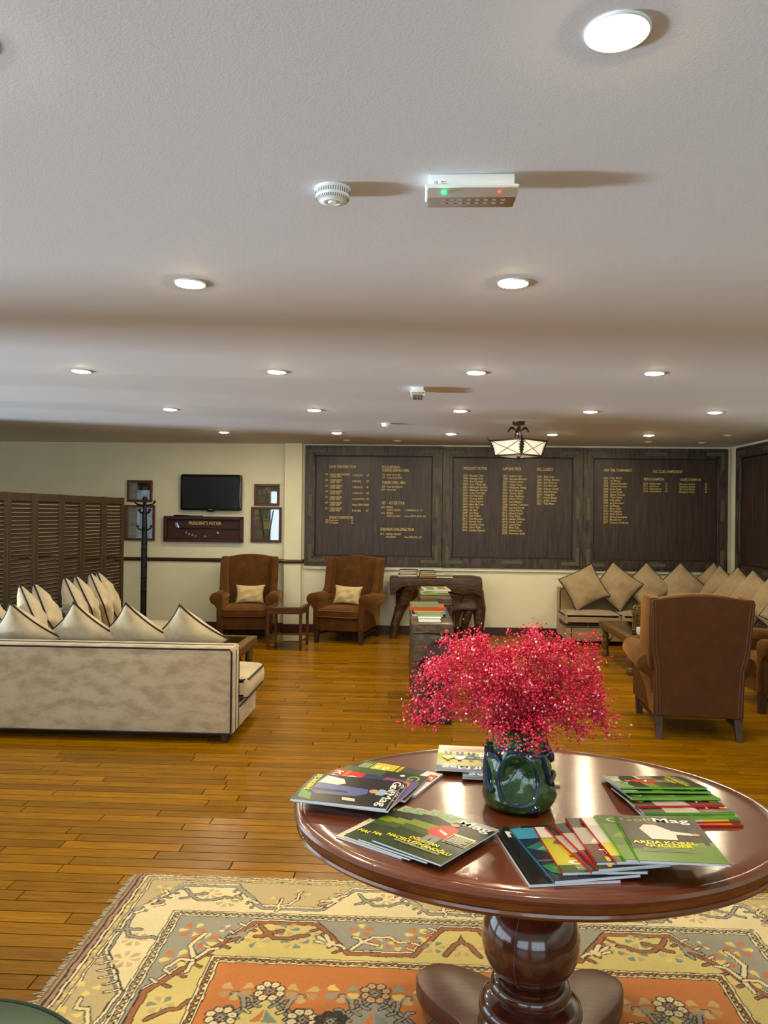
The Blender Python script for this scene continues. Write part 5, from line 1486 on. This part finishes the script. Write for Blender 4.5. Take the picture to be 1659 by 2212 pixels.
    for sx, xe in ((-1, X0), (1, X1)):
        y = Y0
        while y < Y1:
            l = rr.uniform(0.012, 0.03) * (1.6 if rr.random() < 0.08 else 1)
            dy = rr.uniform(-0.012, 0.012)
            fr.tube([(xe - sx * 0.002, y, 0.008), (xe + sx * l * .5, y + dy * .4, 0.006), (xe + sx * l, y + dy, 0.002)], 0.0016, 3)
            y += rr.uniform(0.003, 0.006)
    f_ = fr.build('fringe', flat((228, 214, 184), 0.9), root, smooth=False); f_.location = (-(X0 + X1) / 2, -YC, 0)
    f_['kind'] = 'stuff'
make_rug()

# ================================================================== OVAL PEDESTAL TABLE
TX, TY, TZ = 0.325, 2.14, 0.73
def magazine_table():
    o = empty('pedestal_table', (TX, TY, 0), 0, 'polished dark mahogany oval pedestal table spread with magazines', 'table')
    A, B = 0.656, 0.525
    MB().lathe([(0.0, 0.73), (0.3, 0.73), (0.6, 0.73), (0.9, 0.73), (0.957, 0.73), (0.962, 0.7285), (0.967, 0.7295), (0.980, 0.729), (0.993, 0.7245), (1.0, 0.717), (0.999, 0.711), (0.990, 0.7055), (0.983, 0.7045)][::-1], 128, (0, 0, 0), sx=A, sy=B).build('top', M['mahogany'], o, ang=30)
    MB().lathe([(0.9, 0.690), (0.981, 0.690), (0.983, 0.700), (0.983, 0.7045)], 128, sx=A, sy=B).build('apron', M['mahogany_edge'], o, ang=30)
    MB().lathe([(0.0, 0.672), (0.965, 0.672), (0.978, 0.673), (0.986, 0.677), (0.988, 0.682), (0.984, 0.688), (0.976, 0.6905)], 128, sx=A, sy=B).build('bead', M['mahogany_edge'], o, ang=30)
    MB().lathe([(0.080, 0.256)] + [(0.134 * math.sin(R(a)), 0.364 - 0.134 * math.cos(R(a))) for a in range(42, 146, 6)] + [(0.070, 0.49), (0.066, 0.54), (0.07, 0.60), (0.09, 0.64), (0.14, 0.672)], 64).build('bulb', M['mahogany_dark'], o)
    MB().lathe([(0.10, 0.105), (0.138, 0.107), (0.143, 0.125), (0.134, 0.140), (0.128, 0.148), (0.134, 0.156), (0.141, 0.170), (0.138, 0.186), (0.126, 0.198), (0.110, 0.203), (0.102, 0.208), (0.107, 0.216), (0.112, 0.228), (0.109, 0.242), (0.098, 0.253), (0.078, 0.258)], 64).build('collar', M['mahogany_dark'], o)
    sm = MB()
    for a in (R(243), R(63)):
        sm.tube([((r_ + 0.0002) * math.cos(a), (r_ + 0.0002) * math.sin(a), z_) for r_, z_ in [(0.134 * math.sin(R(q_)), 0.364 - 0.134 * math.cos(R(q_))) for q_ in range(42, 146, 8)]], 0.0009, 5)
    sm.build('seam', flat((120, 84, 60)), o)
    pts = []
    for i in range(96):
        t = 2 * PI * i / 96
        k = abs(math.cos(2 * (t - PI / 4)))
        r_ = 0.19 + 0.215 * min(1.0, 1.04 * k ** 2.6)
        pts.append((r_ * math.cos(t), r_ * math.sin(t) * 0.98))
    MB().prism(pts, 'z', 0.048, 0.106, 0.006).build('plinth', M['base_wood'], o)
    for k in range(4):
        a = PI / 4 + PI / 2 * k
        MB().lathe([(0.03, 0.012), (0.042, 0.025), (0.042, 0.04), (0.03, 0.049)], 16, (0.33 * math.cos(a), 0.33 * math.sin(a), 0)).build('bun_foot', M['mahogany_dark'], o)
magazine_table()

# ================================================================== VASE AND FLOWERS
def vase():
    o = empty('vase', (0.284, 2.125, TZ), R(-8), 'glossy green and blue glazed vase with an oval hollow, holding pink flowers', 'vase')
    prof = [(0.0, 0.0), (0.07, 0.0), (0.088, 0.006), (0.097, 0.022), (0.099, 0.04), (0.094, 0.065), (0.088, 0.09), (0.086, 0.115), (0.084, 0.14), (0.078, 0.16), (0.074, 0.178), (0.075, 0.195), (0.080, 0.21), (0.084, 0.218), (0.080, 0.219), (0.073, 0.205), (0.068, 0.18), (0.0, 0.17)]
    oc, orx, orz = (0.0, 0.097), 0.052, 0.062
    def dent(p):
        r_ = math.hypot(p.x, p.y)
        if r_ < 0.06 : return p
        a = math.atan2(p.x, -p.y)
        u = a * 0.09; vv = p.z - oc[1]
        q = (u / orx) ** 2 + (vv / orz) ** 2
        s = 0.0
        if q < 1: s = -0.022 * (1 - q) ** 0.6
        lump = 0.004 * math.sin(3 * a + 9 * p.z * 10) + 0.003 * math.sin(7 * a - p.z * 60)
        k = (r_ + s + (lump if p.z > 0.01 else 0)) / r_
        return Vector((p.x * k, p.y * k, p.z))
    MB().lathe(prof, 72, fn=dent).build('body', M['glaze'], o, ang=70)
    def surf(a, z, off=0.002):
        r_ = np.interp(z, [p_[1] for p_ in prof[:14]], [p_[0] for p_ in prof[:14]]) + off
        return (r_ * math.sin(a), -r_ * math.cos(a), z)
    ring = [surf(orx * 1.06 * math.cos(t) / 0.09, oc[1] + orz * 1.06 * math.sin(t), 0.003) for t in np.linspace(0, 2 * PI, 41)[:-1]]
    MB().tube(ring, 0.0042, 8, closed=True).build('oval_ridge', M['glaze_blue'], o)
    for k, (a0, a1, z0, z1, r_) in enumerate(((-0.9, 1.5, 0.165, 0.158, 0.007), (-1.5, -0.75, 0.13, 0.05, 0.012), (0.85, 1.35, 0.15, 0.06, 0.010), (-1.2, -0.6, 0.165, 0.13, 0.009), (0.30, 0.62, 0.03, 0.012, 0.008), (1.0, 1.7, 0.09, 0.085, 0.014), (-1.7, -1.1, 0.155, 0.15, 0.012), (1.3, 1.6, 0.17, 0.13, 0.012))):
        P_ = [surf(a0 + (a1 - a0) * t, z0 + (z1 - z0) * t + 0.008 * math.sin(t * 6 + k), 0.002) for t in np.linspace(0, 1, 12)]
        MB().tube(P_, [r_ * (0.35 + 0.65 * math.sin(PI * (0.08 + 0.84 * t))) for t in np.linspace(0, 1, 12)], 8, fn=wob(k + 60, 0.0012, 60)).build('drape', M['glaze_blue'], o)
    return o
vase()

def bouquet():
    rr = random.Random(21)
    o = empty('flower_bunch', (0.288, 2.13, TZ + 0.19), 0, "wide airy bunch of crimson baby's breath flowers in the green vase", 'flowers')
    def W_(px, py): return ((px - 885) / 450 * 0.574 - 0.015 - 0.290, 1.212 - (py - 1355) / 225 * 0.282 - TZ - 0.19)
    cl = [(1000, 1420, 62, 46, 8), (955, 1475, 48, 52, 8), (925, 1530, 30, 26, 3), (905, 1562, 18, 16, 1.0), (1060, 1450, 62, 55, 10), (1125, 1450, 75, 70, 16), (1190, 1430, 60, 48, 10), (1240, 1450, 52, 58, 10), (1280, 1510, 30, 44, 5), (1120, 1525, 85, 42, 14),
          (1030, 1515, 55, 40, 7), (1210, 1520, 62, 42, 8), (1306, 1545, 14, 26, 1.2), (1328, 1585, 7, 10, .35), (1150, 1385, 36, 22, 3), (1090, 1572, 20, 22, 2), (1272, 1385, 24, 14, .5), (1040, 1385, 28, 16, 2), (1165, 1568, 30, 18, 2.2), (1235, 1570, 22, 16, 0.9), (1140, 1365, 14, 10, .4), (985, 1385, 22, 12, 1.4)]
    tot = sum(c[4] for c in cl)
    N = 9800
    ico = bmesh.new(); bmesh.ops.create_icosphere(ico, subdivisions=1, radius=1.0)
    iv = np.array([v.co[:] for v in ico.verts]); ico.verts.index_update(); ifc = np.array([[v.index for v in f.verts] for f in ico.faces]); ico.free()
    V = []; F = []; tw = MB()
    root = Vector((0, 0, -0.02))
    nv = 0
    def add_blob(p, r_):
        nonlocal nv
        s = iv * np.array([r_ * rr.uniform(.8, 1.2), r_ * rr.uniform(.8, 1.2), r_ * rr.uniform(.8, 1.2)]) + np.array(p)
        V.append(s); F.append(ifc + nv); nv += len(iv)
    for (cx, cy, rx, ry, wt) in cl:
        x, z = W_(cx, cy)
        sx, sz = rx / 450 * 0.574, ry / 225 * 0.282
        n = int(N * wt / tot)
        nsub = max(2, n // 34)
        subs = []
        for k in range(nsub):
            a, e = rr.uniform(0, 2 * PI), math.sqrt(rr.random())
            p = Vector((x + sx * e * math.cos(a), rr.gauss(0, 0.055) * (1 if wt > 1.5 else .35), z + sz * e * math.sin(a)))
            subs.append(p)
            d = p - root
            m1 = root + d * 0.45 + Vector((0, 0, 0.03 + 0.02 * rr.random())); m2 = root + d * 0.8 + Vector((0, 0, 0.02))
            tw.tube([root + Vector((rr.uniform(-.03, .03), rr.uniform(-.03, .03), 0)), m1, m2, p], [0.0011, 0.0009, 0.0007, 0.0005], 3)
        for i in range(n):
            b = rr.choice(subs)
            p = b + Vector((rr.gauss(0, 0.017), rr.gauss(0, 0.017), rr.gauss(0, 0.015)))
            if (p.x ** 2 + p.y ** 2) < 0.088 ** 2 and p.z < 0.012: p.z = 0.015 + rr.random() * 0.02
            add_blob(p, rr.choice((0.0023, 0.0028, 0.0032, 0.0037)))
            if rr.random() < 0.35:
                tw.tube([b, b.lerp(p, 0.6) + Vector((0, 0, -.003)), p], 0.00045, 3)
    # front droop over the rim
    for k in range(5):
        x0 = rr.uniform(-0.07, 0.09)
        for i in range(16):
            t = i / 16
            p = Vector((x0 + rr.gauss(0, 0.008), -0.095 - rr.random() * 0.012, 0.02 - 0.045 * t * rr.uniform(.6, 1.2)))
            add_blob(p, 0.0027)
    for (px, py) in ((1190, 1590), (1200, 1605), (1215, 1612), (1180, 1582), (1240, 1588), (1180, 1610)):
        x, z = W_(px, py)
        for i in range(5): add_blob(Vector((x + rr.gauss(0, .006), -0.05 + rr.gauss(0, .006), z + rr.gauss(0, .005))), 0.0026)
        tw.tube([(0.05, -0.05, 0.03), (x * .8 + .01, -0.05, (z + .03) / 2 + .012), (x, -0.05, z)], 0.0005, 3)
    V = np.concatenate(V); F = np.concatenate(F)
    me = bpy.data.meshes.new('florets')
    me.vertices.add(len(V)); me.vertices.foreach_set('co', V.ravel())
    me.loops.add(F.size); me.loops.foreach_set('vertex_index', F.ravel().astype(np.int32))
    me.polygons.add(len(F)); me.polygons.foreach_set('loop_start', np.arange(len(F)) * 3)
    me.update(calc_edges=True)
    me.materials.append(M['petal'])
    me.polygons.foreach_set('use_smooth', [True] * len(me.polygons))
    obj('florets', me, o)['kind'] = 'stuff'
    tw.build('twigs', M['twig'], o, smooth=False)['kind'] = 'stuff'
bouquet()

# ================================================================== MAGAZINES ON THE TABLE
def magazine(cx, cy, z, ang, w, h, t, art, label, group, spine=(200, 200, 200), tilt=0.0, page=(222, 224, 228)):
    o = empty('magazine', (cx, cy, z), 0, label, 'magazine', group)
    o.matrix_world = Matrix.Translation((cx, cy, z)) @ Matrix.Rotation(R(ang), 4, 'Z') @ Matrix.Translation((-w / 2, 0, 0)) @ Matrix.Rotation(tilt, 4, 'Y') @ Matrix.Translation((w / 2, 0, 0))
    MB().box(-w / 2 + 0.0006, w / 2 - 0.0015, -h / 2 + 0.001, h / 2 - 0.001, 0.0003, t - 0.0005).build('pages', flat(page, 0.6), o, smooth=False)
    MB().box(-w / 2 - 0.0002, -w / 2 + 0.0012, -h / 2, h / 2, 0, t).build('spine', flat(spine, 0.3), o, smooth=False)
    mats = []; mb = MB()
    def mi(c):
        m = flat(c, 0.28)
        if m not in mats: mats.append(m)
        return mats.index(m)
    base = art[0]
    zz = t
    mb.box(-w / 2, w / 2, -h / 2, h / 2, t - 0.0005, t, mi=mi(base))
    mb.box(-w / 2, w / 2, -h / 2, h / 2, 0.0, 0.0003, mi=mi((210, 210, 210)))
    X = lambda u: -w / 2 + w * u
    Y = lambda v: -h / 2 + h * v
    for L in art[1]:
        zz += 0.00009
        k = L[0]
        if k == 'r':
            _, a, b, c, d, col = L
            mb.quad((X(a), Y(b), zz), (X(c), Y(b), zz), (X(c), Y(d), zz), (X(a), Y(d), zz), mi(col))
        elif k == 'p':
            _, pts, col = L
            bm = bmesh.new()
            f = bm.faces.new([bm.verts.new((X(a), Y(b), zz)) for a, b in pts])
            f.normal_update()
            if f.normal.z < 0: f.normal_flip()
            bmesh.ops.triangulate(bm, faces=bm.faces[:])
            mb.addbm(bm, mi(col))
        elif k == 'e':
            _, a, b, ra, rb, col = L
            mb.add([(X(a) + w * ra * math.cos(2 * PI * i / 20), Y(b) + h * rb * math.sin(2 * PI * i / 20), zz) for i in range(20)], [list(range(20))], mi(col))
        elif k == 't':
            _, body, a, b, size, col, wd = L[:7]
            put_text(mb, body, (X(a), Y(b), zz), (1, 0, 0), (0, 1, 0), size * h, mi(col), 1, L[7] if len(L) > 7 else 0.015, wd * w if wd else None)
    mb.build('cover', mats, o, smooth=False)
    return o

WH = (240, 240, 236); YL = (240, 226, 40); SK = (206, 150, 110); HR = (40, 28, 22)
def lines(a, b, c, n, dy, col):
    return [('r', a, b - i * dy, c - (0.06 if i % 3 == 2 else 0), b - i * dy + dy * 0.45, col) for i in range(n)]
def figure(x, y, s, top, legs, skin=SK, hair=HR):
    """standing figure print, feet at (x, y), height s of the cover"""
    q = lambda a, b: (x + a * s, y + b * s)
    return [('p', [q(-.13, .5), q(-.16, .02), q(-.06, .02), q(0, .40), q(.06, .02), q(.16, .02), q(.13, .5)], legs),
            ('p', [q(-.15, .45), q(-.27, .55), q(-.17, .80), q(-.05, .85), q(.05, .85), q(.17, .80), q(.27, .55), q(.15, .45)], top),
            ('p', [q(-.09, .62), q(.12, .55), q(.12, .60), q(-.09, .67)], WH),
            ('e', x, y + .93 * s, .085 * s, .07 * s, skin), ('p', [q(-.09, .94), q(-.08, 1.0), q(0, 1.03), q(.08, 1.0), q(.09, .94), q(0, .97)], hair)]
art_red = ((48, 64, 32), [('r', 0, .80, 1, 1, (168, 178, 164)), ('p', [(0, .68), (0, .83), (.2, .86), (.45, .80), (.7, .88), (1, .93), (1, .64)], (42, 46, 34)), ('p', [(0, .48), (0, .66), (.4, .67), (1, .60), (1, .50)], (132, 148, 46)), ('p', [(0, .42), (0, .53), (1, .55), (1, .40)], (70, 92, 34)),
            ('t', 'Golf', .04, .865, .15, (108, 176, 70), .42), ('t', 'Mag', .48, .845, .17, WH, .48)] + figure(.52, .13, .72, (208, 58, 40), (140, 140, 138)) +
           [('r', .66, .40, .97, .62, (236, 232, 170)), ('r', .67, .405, .96, .585, (52, 58, 36))] + lines(.69, .56, .94, 7, .022, (220, 220, 200)) + [('t', 'OĞUZHAN', .30, .255, .075, YL, .42, .03), ('t', 'HACISÜLEYMANOĞLU', .04, .17, .08, YL, .92, .03)] + lines(.2, .145, .85, 2, .018, (190, 196, 170)))
art_bag = ((224, 206, 184), [('r', 0, .55, 1, 1, (64, 60, 46)), ('r', .1, .2, .3, .5, WH), ('r', .4, .35, .7, .7, (52, 48, 42)), ('p', [(.05, .1), (.25, .16), (.3, .08)], (60, 50, 40)), ('t', 'Golf', .05, .85, .14, (120, 160, 70), .5)])
art_black = ((28, 28, 26), [('p', [(.62, .02), (.9, .05), (.96, .2), (.75, .16)], (86, 140, 60)), ('p', [(.04, .15), (.35, .12), (.42, .3), (.28, .42), (.12, .36)], (230, 226, 206)), ('p', [(.32, .13), (.40, .55), (.42, .70), (.58, .72), (.70, .62), (.74, .2), (.6, .1)], (86, 96, 158)), ('p', [(.52, .12), (.56, .5), (.62, .52), (.64, .12)], (40, 44, 70)),
             ('e', .47, .77, .07, .05, SK), ('p', [(.36, .82), (.58, .80), (.60, .88), (.50, .92), (.40, .89)], (150, 178, 206)), ('t', 'Golf', .03, .905, .13, WH, .45), ('e', .225, .93, .045, .032, WH), ('t', 'Mag', .48, .895, .14, WH, .48), ('t', 'DECANDERNS', .03, .04, .085, YL, .62, .03)] + [('p', [(.78, .5), (.88, .52), (.9, .66), (.8, .64)], (214, 206, 170))])
art_ryder = ((206, 40, 40), [('r', 0, .62, 1, 1, (106, 84, 150)), ('p', [(.6, .62), (1, .62), (1, 1), (.72, 1)], (206, 104, 160)), ('t', 'GOLF', .04, .80, .19, (240, 130, 30), .92, .03), ('r', .05, .70, .4, .76, (200, 60, 70)), ('r', 0, .36, .42, .60, (46, 52, 110)), ('p', [(.2, .3), (.5, .36), (.45, .5), (.2, .44)], WH), ('r', .5, .48, .62, .6, (230, 190, 40)), ('r', .64, .48, .74, .6, (40, 70, 160)), ('r', .76, .46, .9, .6, WH), ('e', .3, .26, .12, .09, WH), ('e', .34, .26, .10, .075, (206, 40, 40)), ('r', 0, .14, 1, .18, (232, 120, 40)), ('t', 'KLERI', .05, .02, .11, WH, .7, .02)])
art_dark = ((40, 52, 30), [('t', 'G', .06, .80, .2, (140, 180, 90), .2), ('e', .12, .72, .04, .03, WH), ('r', 0, 0, 1, .5, (70, 92, 40))])
art_digest = ((236, 234, 226), [('r', .12, .88, .42, .985, (196, 40, 40)), ('t', 'G', .2, .895, .09, WH, .14, .03), ('p', [(0, .5), (0, .80), (.5, .76), (1, .86), (1, .5)], (74, 72, 60)), ('r', 0, .16, 1, .52, (206, 190, 40)), ('t', 'GOLF', .1, .3, .1, WH, .5, .03), ('t', 'GUIDE', .1, .2, .08, WH, .5, .03), ('r', 0, .46, .9, .48, (60, 60, 30)), ('r', 0, 0, 1, .16, (80, 120, 50)), ('r', .55, .1, 1, .46, (96, 140, 60))] + lines(.1, .12, .9, 4, .03, (200, 210, 180)))
art_blue = ((196, 196, 176), [('r', 0, .02, 1, .36, (206, 202, 190)), ('r', 0, .34, 1, .62, (150, 172, 60)), ('r', 0, .60, 1, .84, (176, 182, 110)), ('r', 0, .84, 1, 1, (44, 78, 140)), ('t', 'Golf', .05, .855, .14, WH, .42), ('t', 'Mag', .5, .855, .15, WH, .42), ('t', 'CUP', .3, .74, .08, (240, 200, 80), .4)] +
            sum([figure(.16 + .17 * i, .30, .36, c, l) for i, (c, l) in enumerate((((230, 230, 224), (220, 230, 230)), ((60, 90, 160), (230, 230, 224)), ((40, 50, 90), (50, 50, 60)), ((230, 230, 230), (40, 44, 80)), ((220, 200, 120), (90, 90, 90))))], []) + lines(.15, .22, .85, 3, .05, (206, 150, 140)))
art_green = ((206, 204, 150), [('r', 0, .1, .9, .9, (150, 160, 70)), ('r', .1, .2, .5, .8, (236, 232, 206)), ('r', .05, .05, .2, .3, (60, 70, 40))])
art_nat = ((30, 29, 27), [('t', 'N', .10, .80, .16, WH, .24, .02), ('r', .1, .785, .3, .788, (150, 150, 140)), ('r', .40, .42, .8, .52, (206, 204, 190)), ('r', .415, .425, .79, .515, (30, 29, 27)), ('t', 'E', .44, .44, .07, WH, .06, .02), ('e', .42, .12, .20, .055, (88, 66, 52)), ('e', .46, .115, .18, .045, (42, 36, 31)), ('r', .035, 0, .045, 1, (52, 50, 48))])
art_tour = ((38, 48, 66), [('r', 0, .78, 1, 1, (72, 158, 188)), ('t', 'TOURIST', .36, .90, .09, (30, 40, 50), .6, .02), ('t', 'EXPRESS', .36, .82, .09, (30, 40, 50), .6, .02), ('r', .33, .78, .335, 1, (150, 200, 214)), ('p', [(0, .60), (.2, .70), (.6, .76), (1, .72), (1, .5), (.5, .46), (.2, .5)], (52, 112, 104)), ('p', [(.1, .55), (.3, .66), (.8, .68), (1, .62), (.6, .52)], (120, 176, 126)), ('p', [(.2, .56), (.4, .62), (.6, .6), (.4, .54)], (200, 214, 150)), ('p', [(0, .36), (0, .46), (.2, .50), (.4, .44), (.7, .52), (1, .46), (1, .34)], (46, 46, 50)), ('r', 0, .33, 1, .36, (88, 94, 100)), ('p', [(0, .26), (.3, .30), (.8, .26), (1, .18), (.6, .08), (.2, .06), (.05, .14)], (40, 120, 74)), ('p', [(.1, .22), (.4, .26), (.7, .2), (.3, .10)], (74, 178, 96)), ('p', [(.3, .14), (.6, .18), (.9, .12), (.6, .02), (.3, .04)], (26, 34, 44))])
art_golfw = ((230, 226, 218), [('t', 'Golf', .22, .84, .17, (204, 30, 40), .72, .03), ('r', 0, .70, 1, .74, (120, 112, 104)), ('r', 0, .14, 1, .72, (196, 184, 40)), ('p', [(.1, .6), (.2, .72), (.9, .72), (1, .5), (.6, .46)], (110, 100, 92))] + figure(.42, .38, .36, (40, 36, 34), (150, 136, 112)) + [('t', 'Batmalar', .2, .30, .05, (70, 60, 20), .5, .02), ('t', 'GOLF', .14, .155, .12, WH, .8, .04), ('r', 0, 0, 1, .14, (56, 84, 44))] + lines(.2, .11, .9, 3, .03, (190, 200, 170)))
art_golfd = ((46, 52, 34), [('t', 'Golf', .16, .82, .18, (236, 206, 40), .8, .03), ('r', 0, .36, 1, .76, (176, 168, 156)), ('p', [(.1, .4), (.3, .7), (.6, .74), (.5, .5)], (226, 222, 210)), ('p', [(.6, .44), (.8, .72), (.96, .6), (.9, .4)], (70, 62, 56)), ('r', 0, .12, 1, .38, (98, 34, 34)), ('t', 'THRILL', .14, .17, .13, WH, .8, .04), ('r', .14, .02, .19, .11, (230, 180, 40)), ('r', 0, 0, .1, .12, (46, 70, 54))])
art_golfw2 = ((226, 222, 214), [('t', 'Golf', .22, .84, .17, (190, 30, 50), .72, .03), ('r', 0, .40, 1, .80, (206, 198, 186)), ('p', [(.2, .5), (.4, .76), (.7, .78), (.6, .5)], (90, 80, 70)), ('r', 0, .12, 1, .40, (204, 190, 60)), ('t', 'GOLF', .14, .16, .11, WH, .7, .04), ('r', 0, 0, 1, .12, (70, 100, 50))])
art_lime = ((86, 122, 44), [('r', 0, .8, 1, 1, (70, 96, 40)), ('t', 'Golf', .1, .84, .14, (160, 200, 100), .5), ('p', [(.05, .5), (.3, .7), (.6, .66), (.4, .4)], (120, 150, 70)), ('r', 0, 0, 1, .3, (96, 136, 48))])
art_arda = ((54, 50, 40), [('p', [(0, 0), (1, 0), (1, .36), (0, .24)], (92, 128, 44)), ('p', [(.3, .34), (1, .44), (1, .36), (.3, .26)], (112, 140, 52)), ('p', [(.7, .4), (.78, .9), (.84, .9), (.76, .38)], (40, 38, 32)), ('p', [(.88, .36), (.92, .9), (.98, .9), (.94, .36)], (40, 38, 32)), ('t', 'Golf', .03, .88, .12, (130, 150, 100), .42), ('t', 'Mag', .44, .87, .15, WH, .46),
            ('p', [(.30, .46), (.22, .70), (.30, .80), (.44, .80), (.60, .66), (.82, .62), (.84, .57), (.62, .58), (.60, .46)], (222, 218, 208)), ('e', .42, .85, .075, .05, (110, 70, 50)), ('e', .86, .595, .05, .03, SK), ('t', 'ARDA KOREL', .05, .36, .085, YL, .74, .03), ('t', 'GÜÇLÜER', .17, .29, .085, YL, .55, .03)] + lines(.12, .25, .78, 3, .028, (150, 150, 120)))
GW, GH, GT = 0.19, 0.245, 0.0055
Z0 = TZ + 0.0006
g = 'magazines on the left of the oval table'
z = Z0
for (cx, cy, a, art, lab, sp_) in ((-0.075, 2.300, -114, art_digest, 'bottom magazine of the left pile, white, yellow and green cover with red square', (220, 220, 214)), (-0.115, 2.236, -109, art_dark, 'dark green magazine between the white and purple ones in the left pile', (60, 70, 50)),
                                   (-0.145, 2.172, -112, art_ryder, 'purple and red magazine with orange title in the left pile', (180, 60, 70)), (-0.172, 2.112, -103, art_black, 'lower black golf magazine, second from the top of the left pile', (40, 40, 40)), (-0.18, 2.104, -102, art_black, 'black golf magazine showing a blue figure on top of the left pile', (40, 40, 40))):
    magazine(cx, cy, z, a, 0.205, 0.262, GT + 0.001, art, lab, g, sp_); z += GT + 0.0017
g = 'magazines at the front of the oval table'
z = Z0
for (dx, dy, a, art, lab) in ((-0.095, 0.062, -34, art_bag, 'lowest magazine under the red jacket pile, pale cover corner showing'), (-0.072, 0.047, -36, art_red, 'red jacket magazine second from the bottom of the front pile'), (-0.036, 0.022, -35, art_red, 'red jacket magazine second from the top of the front pile'), (0, 0, -37, art_red, 'red jacket golf magazine with yellow lettering on top of the front pile')):
    magazine(0.056 + dx, 1.862 + dy, z, a, 0.198, 0.25, 0.0045, art, lab, g, (200, 204, 200)); z += 0.0052
g = 'magazines behind the vase'
magazine(0.335, 2.425, Z0, 174, 0.21, 0.285, 0.006, art_green, 'pale magazine whose edge shows behind the vase', g, (200, 200, 190))
magazine(0.255, 2.425, Z0 + 0.0065, 177, 0.21, 0.265, 0.006, art_blue, 'lower blue headed golf magazine behind the vase', g, (60, 90, 140))
magazine(0.180, 2.462, Z0 + 0.0132, 176, 0.215, 0.245, 0.006, art_blue, 'blue headed golf magazine lying upside down behind the vase', g, (60, 90, 140))
g = 'fanned magazines at the right front of the oval table'
z = Z0
for (cx, cy, a, w_, h_, t_, art, sp_, lab) in ((0.323, 1.817, 9.7, 0.205, 0.30, 0.0065, art_nat, (232, 232, 228), 'black magazine with white letter N at the bottom of the fan'), (0.367, 1.812, 13, 0.20, 0.275, 0.0065, art_tour, (60, 120, 150), 'aurora covered travel magazine with light blue header in the fan'),
                                              (0.404, 1.813, 5.8, GW, GH, GT, art_golfw, (206, 40, 40), 'white and yellow golf magazine with red title in the fan'), (0.4445, 1.821, 14.4, GW, GH, GT, art_golfd, (206, 40, 40), 'first dark golf magazine with yellow title and red spine in the fan'), (0.462, 1.819, 13.3, GW, GH, GT, art_golfd, (206, 40, 40), 'second dark golf magazine with yellow title and red spine in the fan'),
                                              (0.482, 1.826, 4.8, GW, GH, GT, art_golfd, (206, 40, 40), 'third dark golf magazine with yellow title and red spine in the fan'), (0.519, 1.819, 6.2, GW, GH, GT, art_golfw2, (206, 40, 40), 'pale golf magazine with dark red title in the fan'), (0.546, 1.813, 2.8, GW, GH, GT, art_lime, (110, 170, 50), 'grass green magazine with lime spine in the fan'), (0.582, 1.79, -2, GW, GH, GT, art_arda, (110, 170, 50), 'golf magazine showing a white shirted player on top of the fan')):
    magazine(cx, cy, z, a, w_, h_, t_, art, lab, g, sp_); z += t_ + 0.0007
g = 'fanned magazines at the right back of the oval table'
z = Z0
LM = (112, 176, 70); RD = (206, 44, 44)
E_ = [(0.725, 2.008, 93, RD, art_golfw2, 'bottom magazine of the right back fan, red spine'), (0.722, 2.012, 96, RD, art_golfw2, 'second magazine from the bottom of the right back fan, red spine and pale cover'), (0.724, 2.024, 96, LM, art_lime, 'third magazine from the bottom of the right back fan, lime spine'), (0.718, 2.043, 95, LM, art_golfd, 'fourth magazine from the bottom of the right back fan, lime spine and black cover'),
      (0.704, 2.076, 95, RD, art_golfd, 'fifth magazine from the bottom of the right back fan, red spine and yellow letter'), (0.707, 2.112, 94, LM, art_lime, 'sixth magazine from the bottom of the right back fan, lime spine'), (0.695, 2.148, 93, LM, art_red, 'second magazine from the top of the right back fan, lime spine'), (0.690, 2.164, 93, LM, art_red, 'red jacket magazine on top of the right back fan, lime spine')]
for i, (sx_, sy_, a, sp_, art, lab) in enumerate(E_):
    w_, h_ = 0.19, 0.24
    ca, sa = math.cos(R(a)), math.sin(R(a))
    tl = math.asin(min(0.9, max(0, (i * 0.0049 - 0.002)) / w_)) if i > 3 else 0.0
    magazine(sx_ + ca * w_ / 2, sy_ + sa * w_ / 2, z, a, w_, h_, 0.0050, art, lab, g, sp_, tilt=tl); z += 0.0056

# ================================================================== GREEN LEATHER POUF
def pouf():
    o = empty('leather_pouf', (-0.945, 1.335, 0.012), 0, 'round dark green leather pouf at the edge of the rug', 'pouf')
    MB().lathe([(0.0, 0.452), (0.12, 0.450), (0.25, 0.442), (0.33, 0.425), (0.352, 0.41)][::-1], 72).build('seat', M['green_leather'], o)
    MB().tube([(0.356 * math.cos(2 * PI * k / 72), 0.356 * math.sin(2 * PI * k / 72), 0.408) for k in range(72)], 0.006, 8, closed=True).build('welt', mat('dark_green_welt', (40, 60, 48), 0.4), o)
    MB().lathe([(0.30, 0.03), (0.335, 0.05), (0.352, 0.15), (0.356, 0.30), (0.353, 0.40)], 72).build('side', M['green_leather'], o)
    MB().lathe([(0.0, 0.0), (0.30, 0.0), (0.30, 0.035)], 48).build('base', M['black_metal'], o)
pouf()
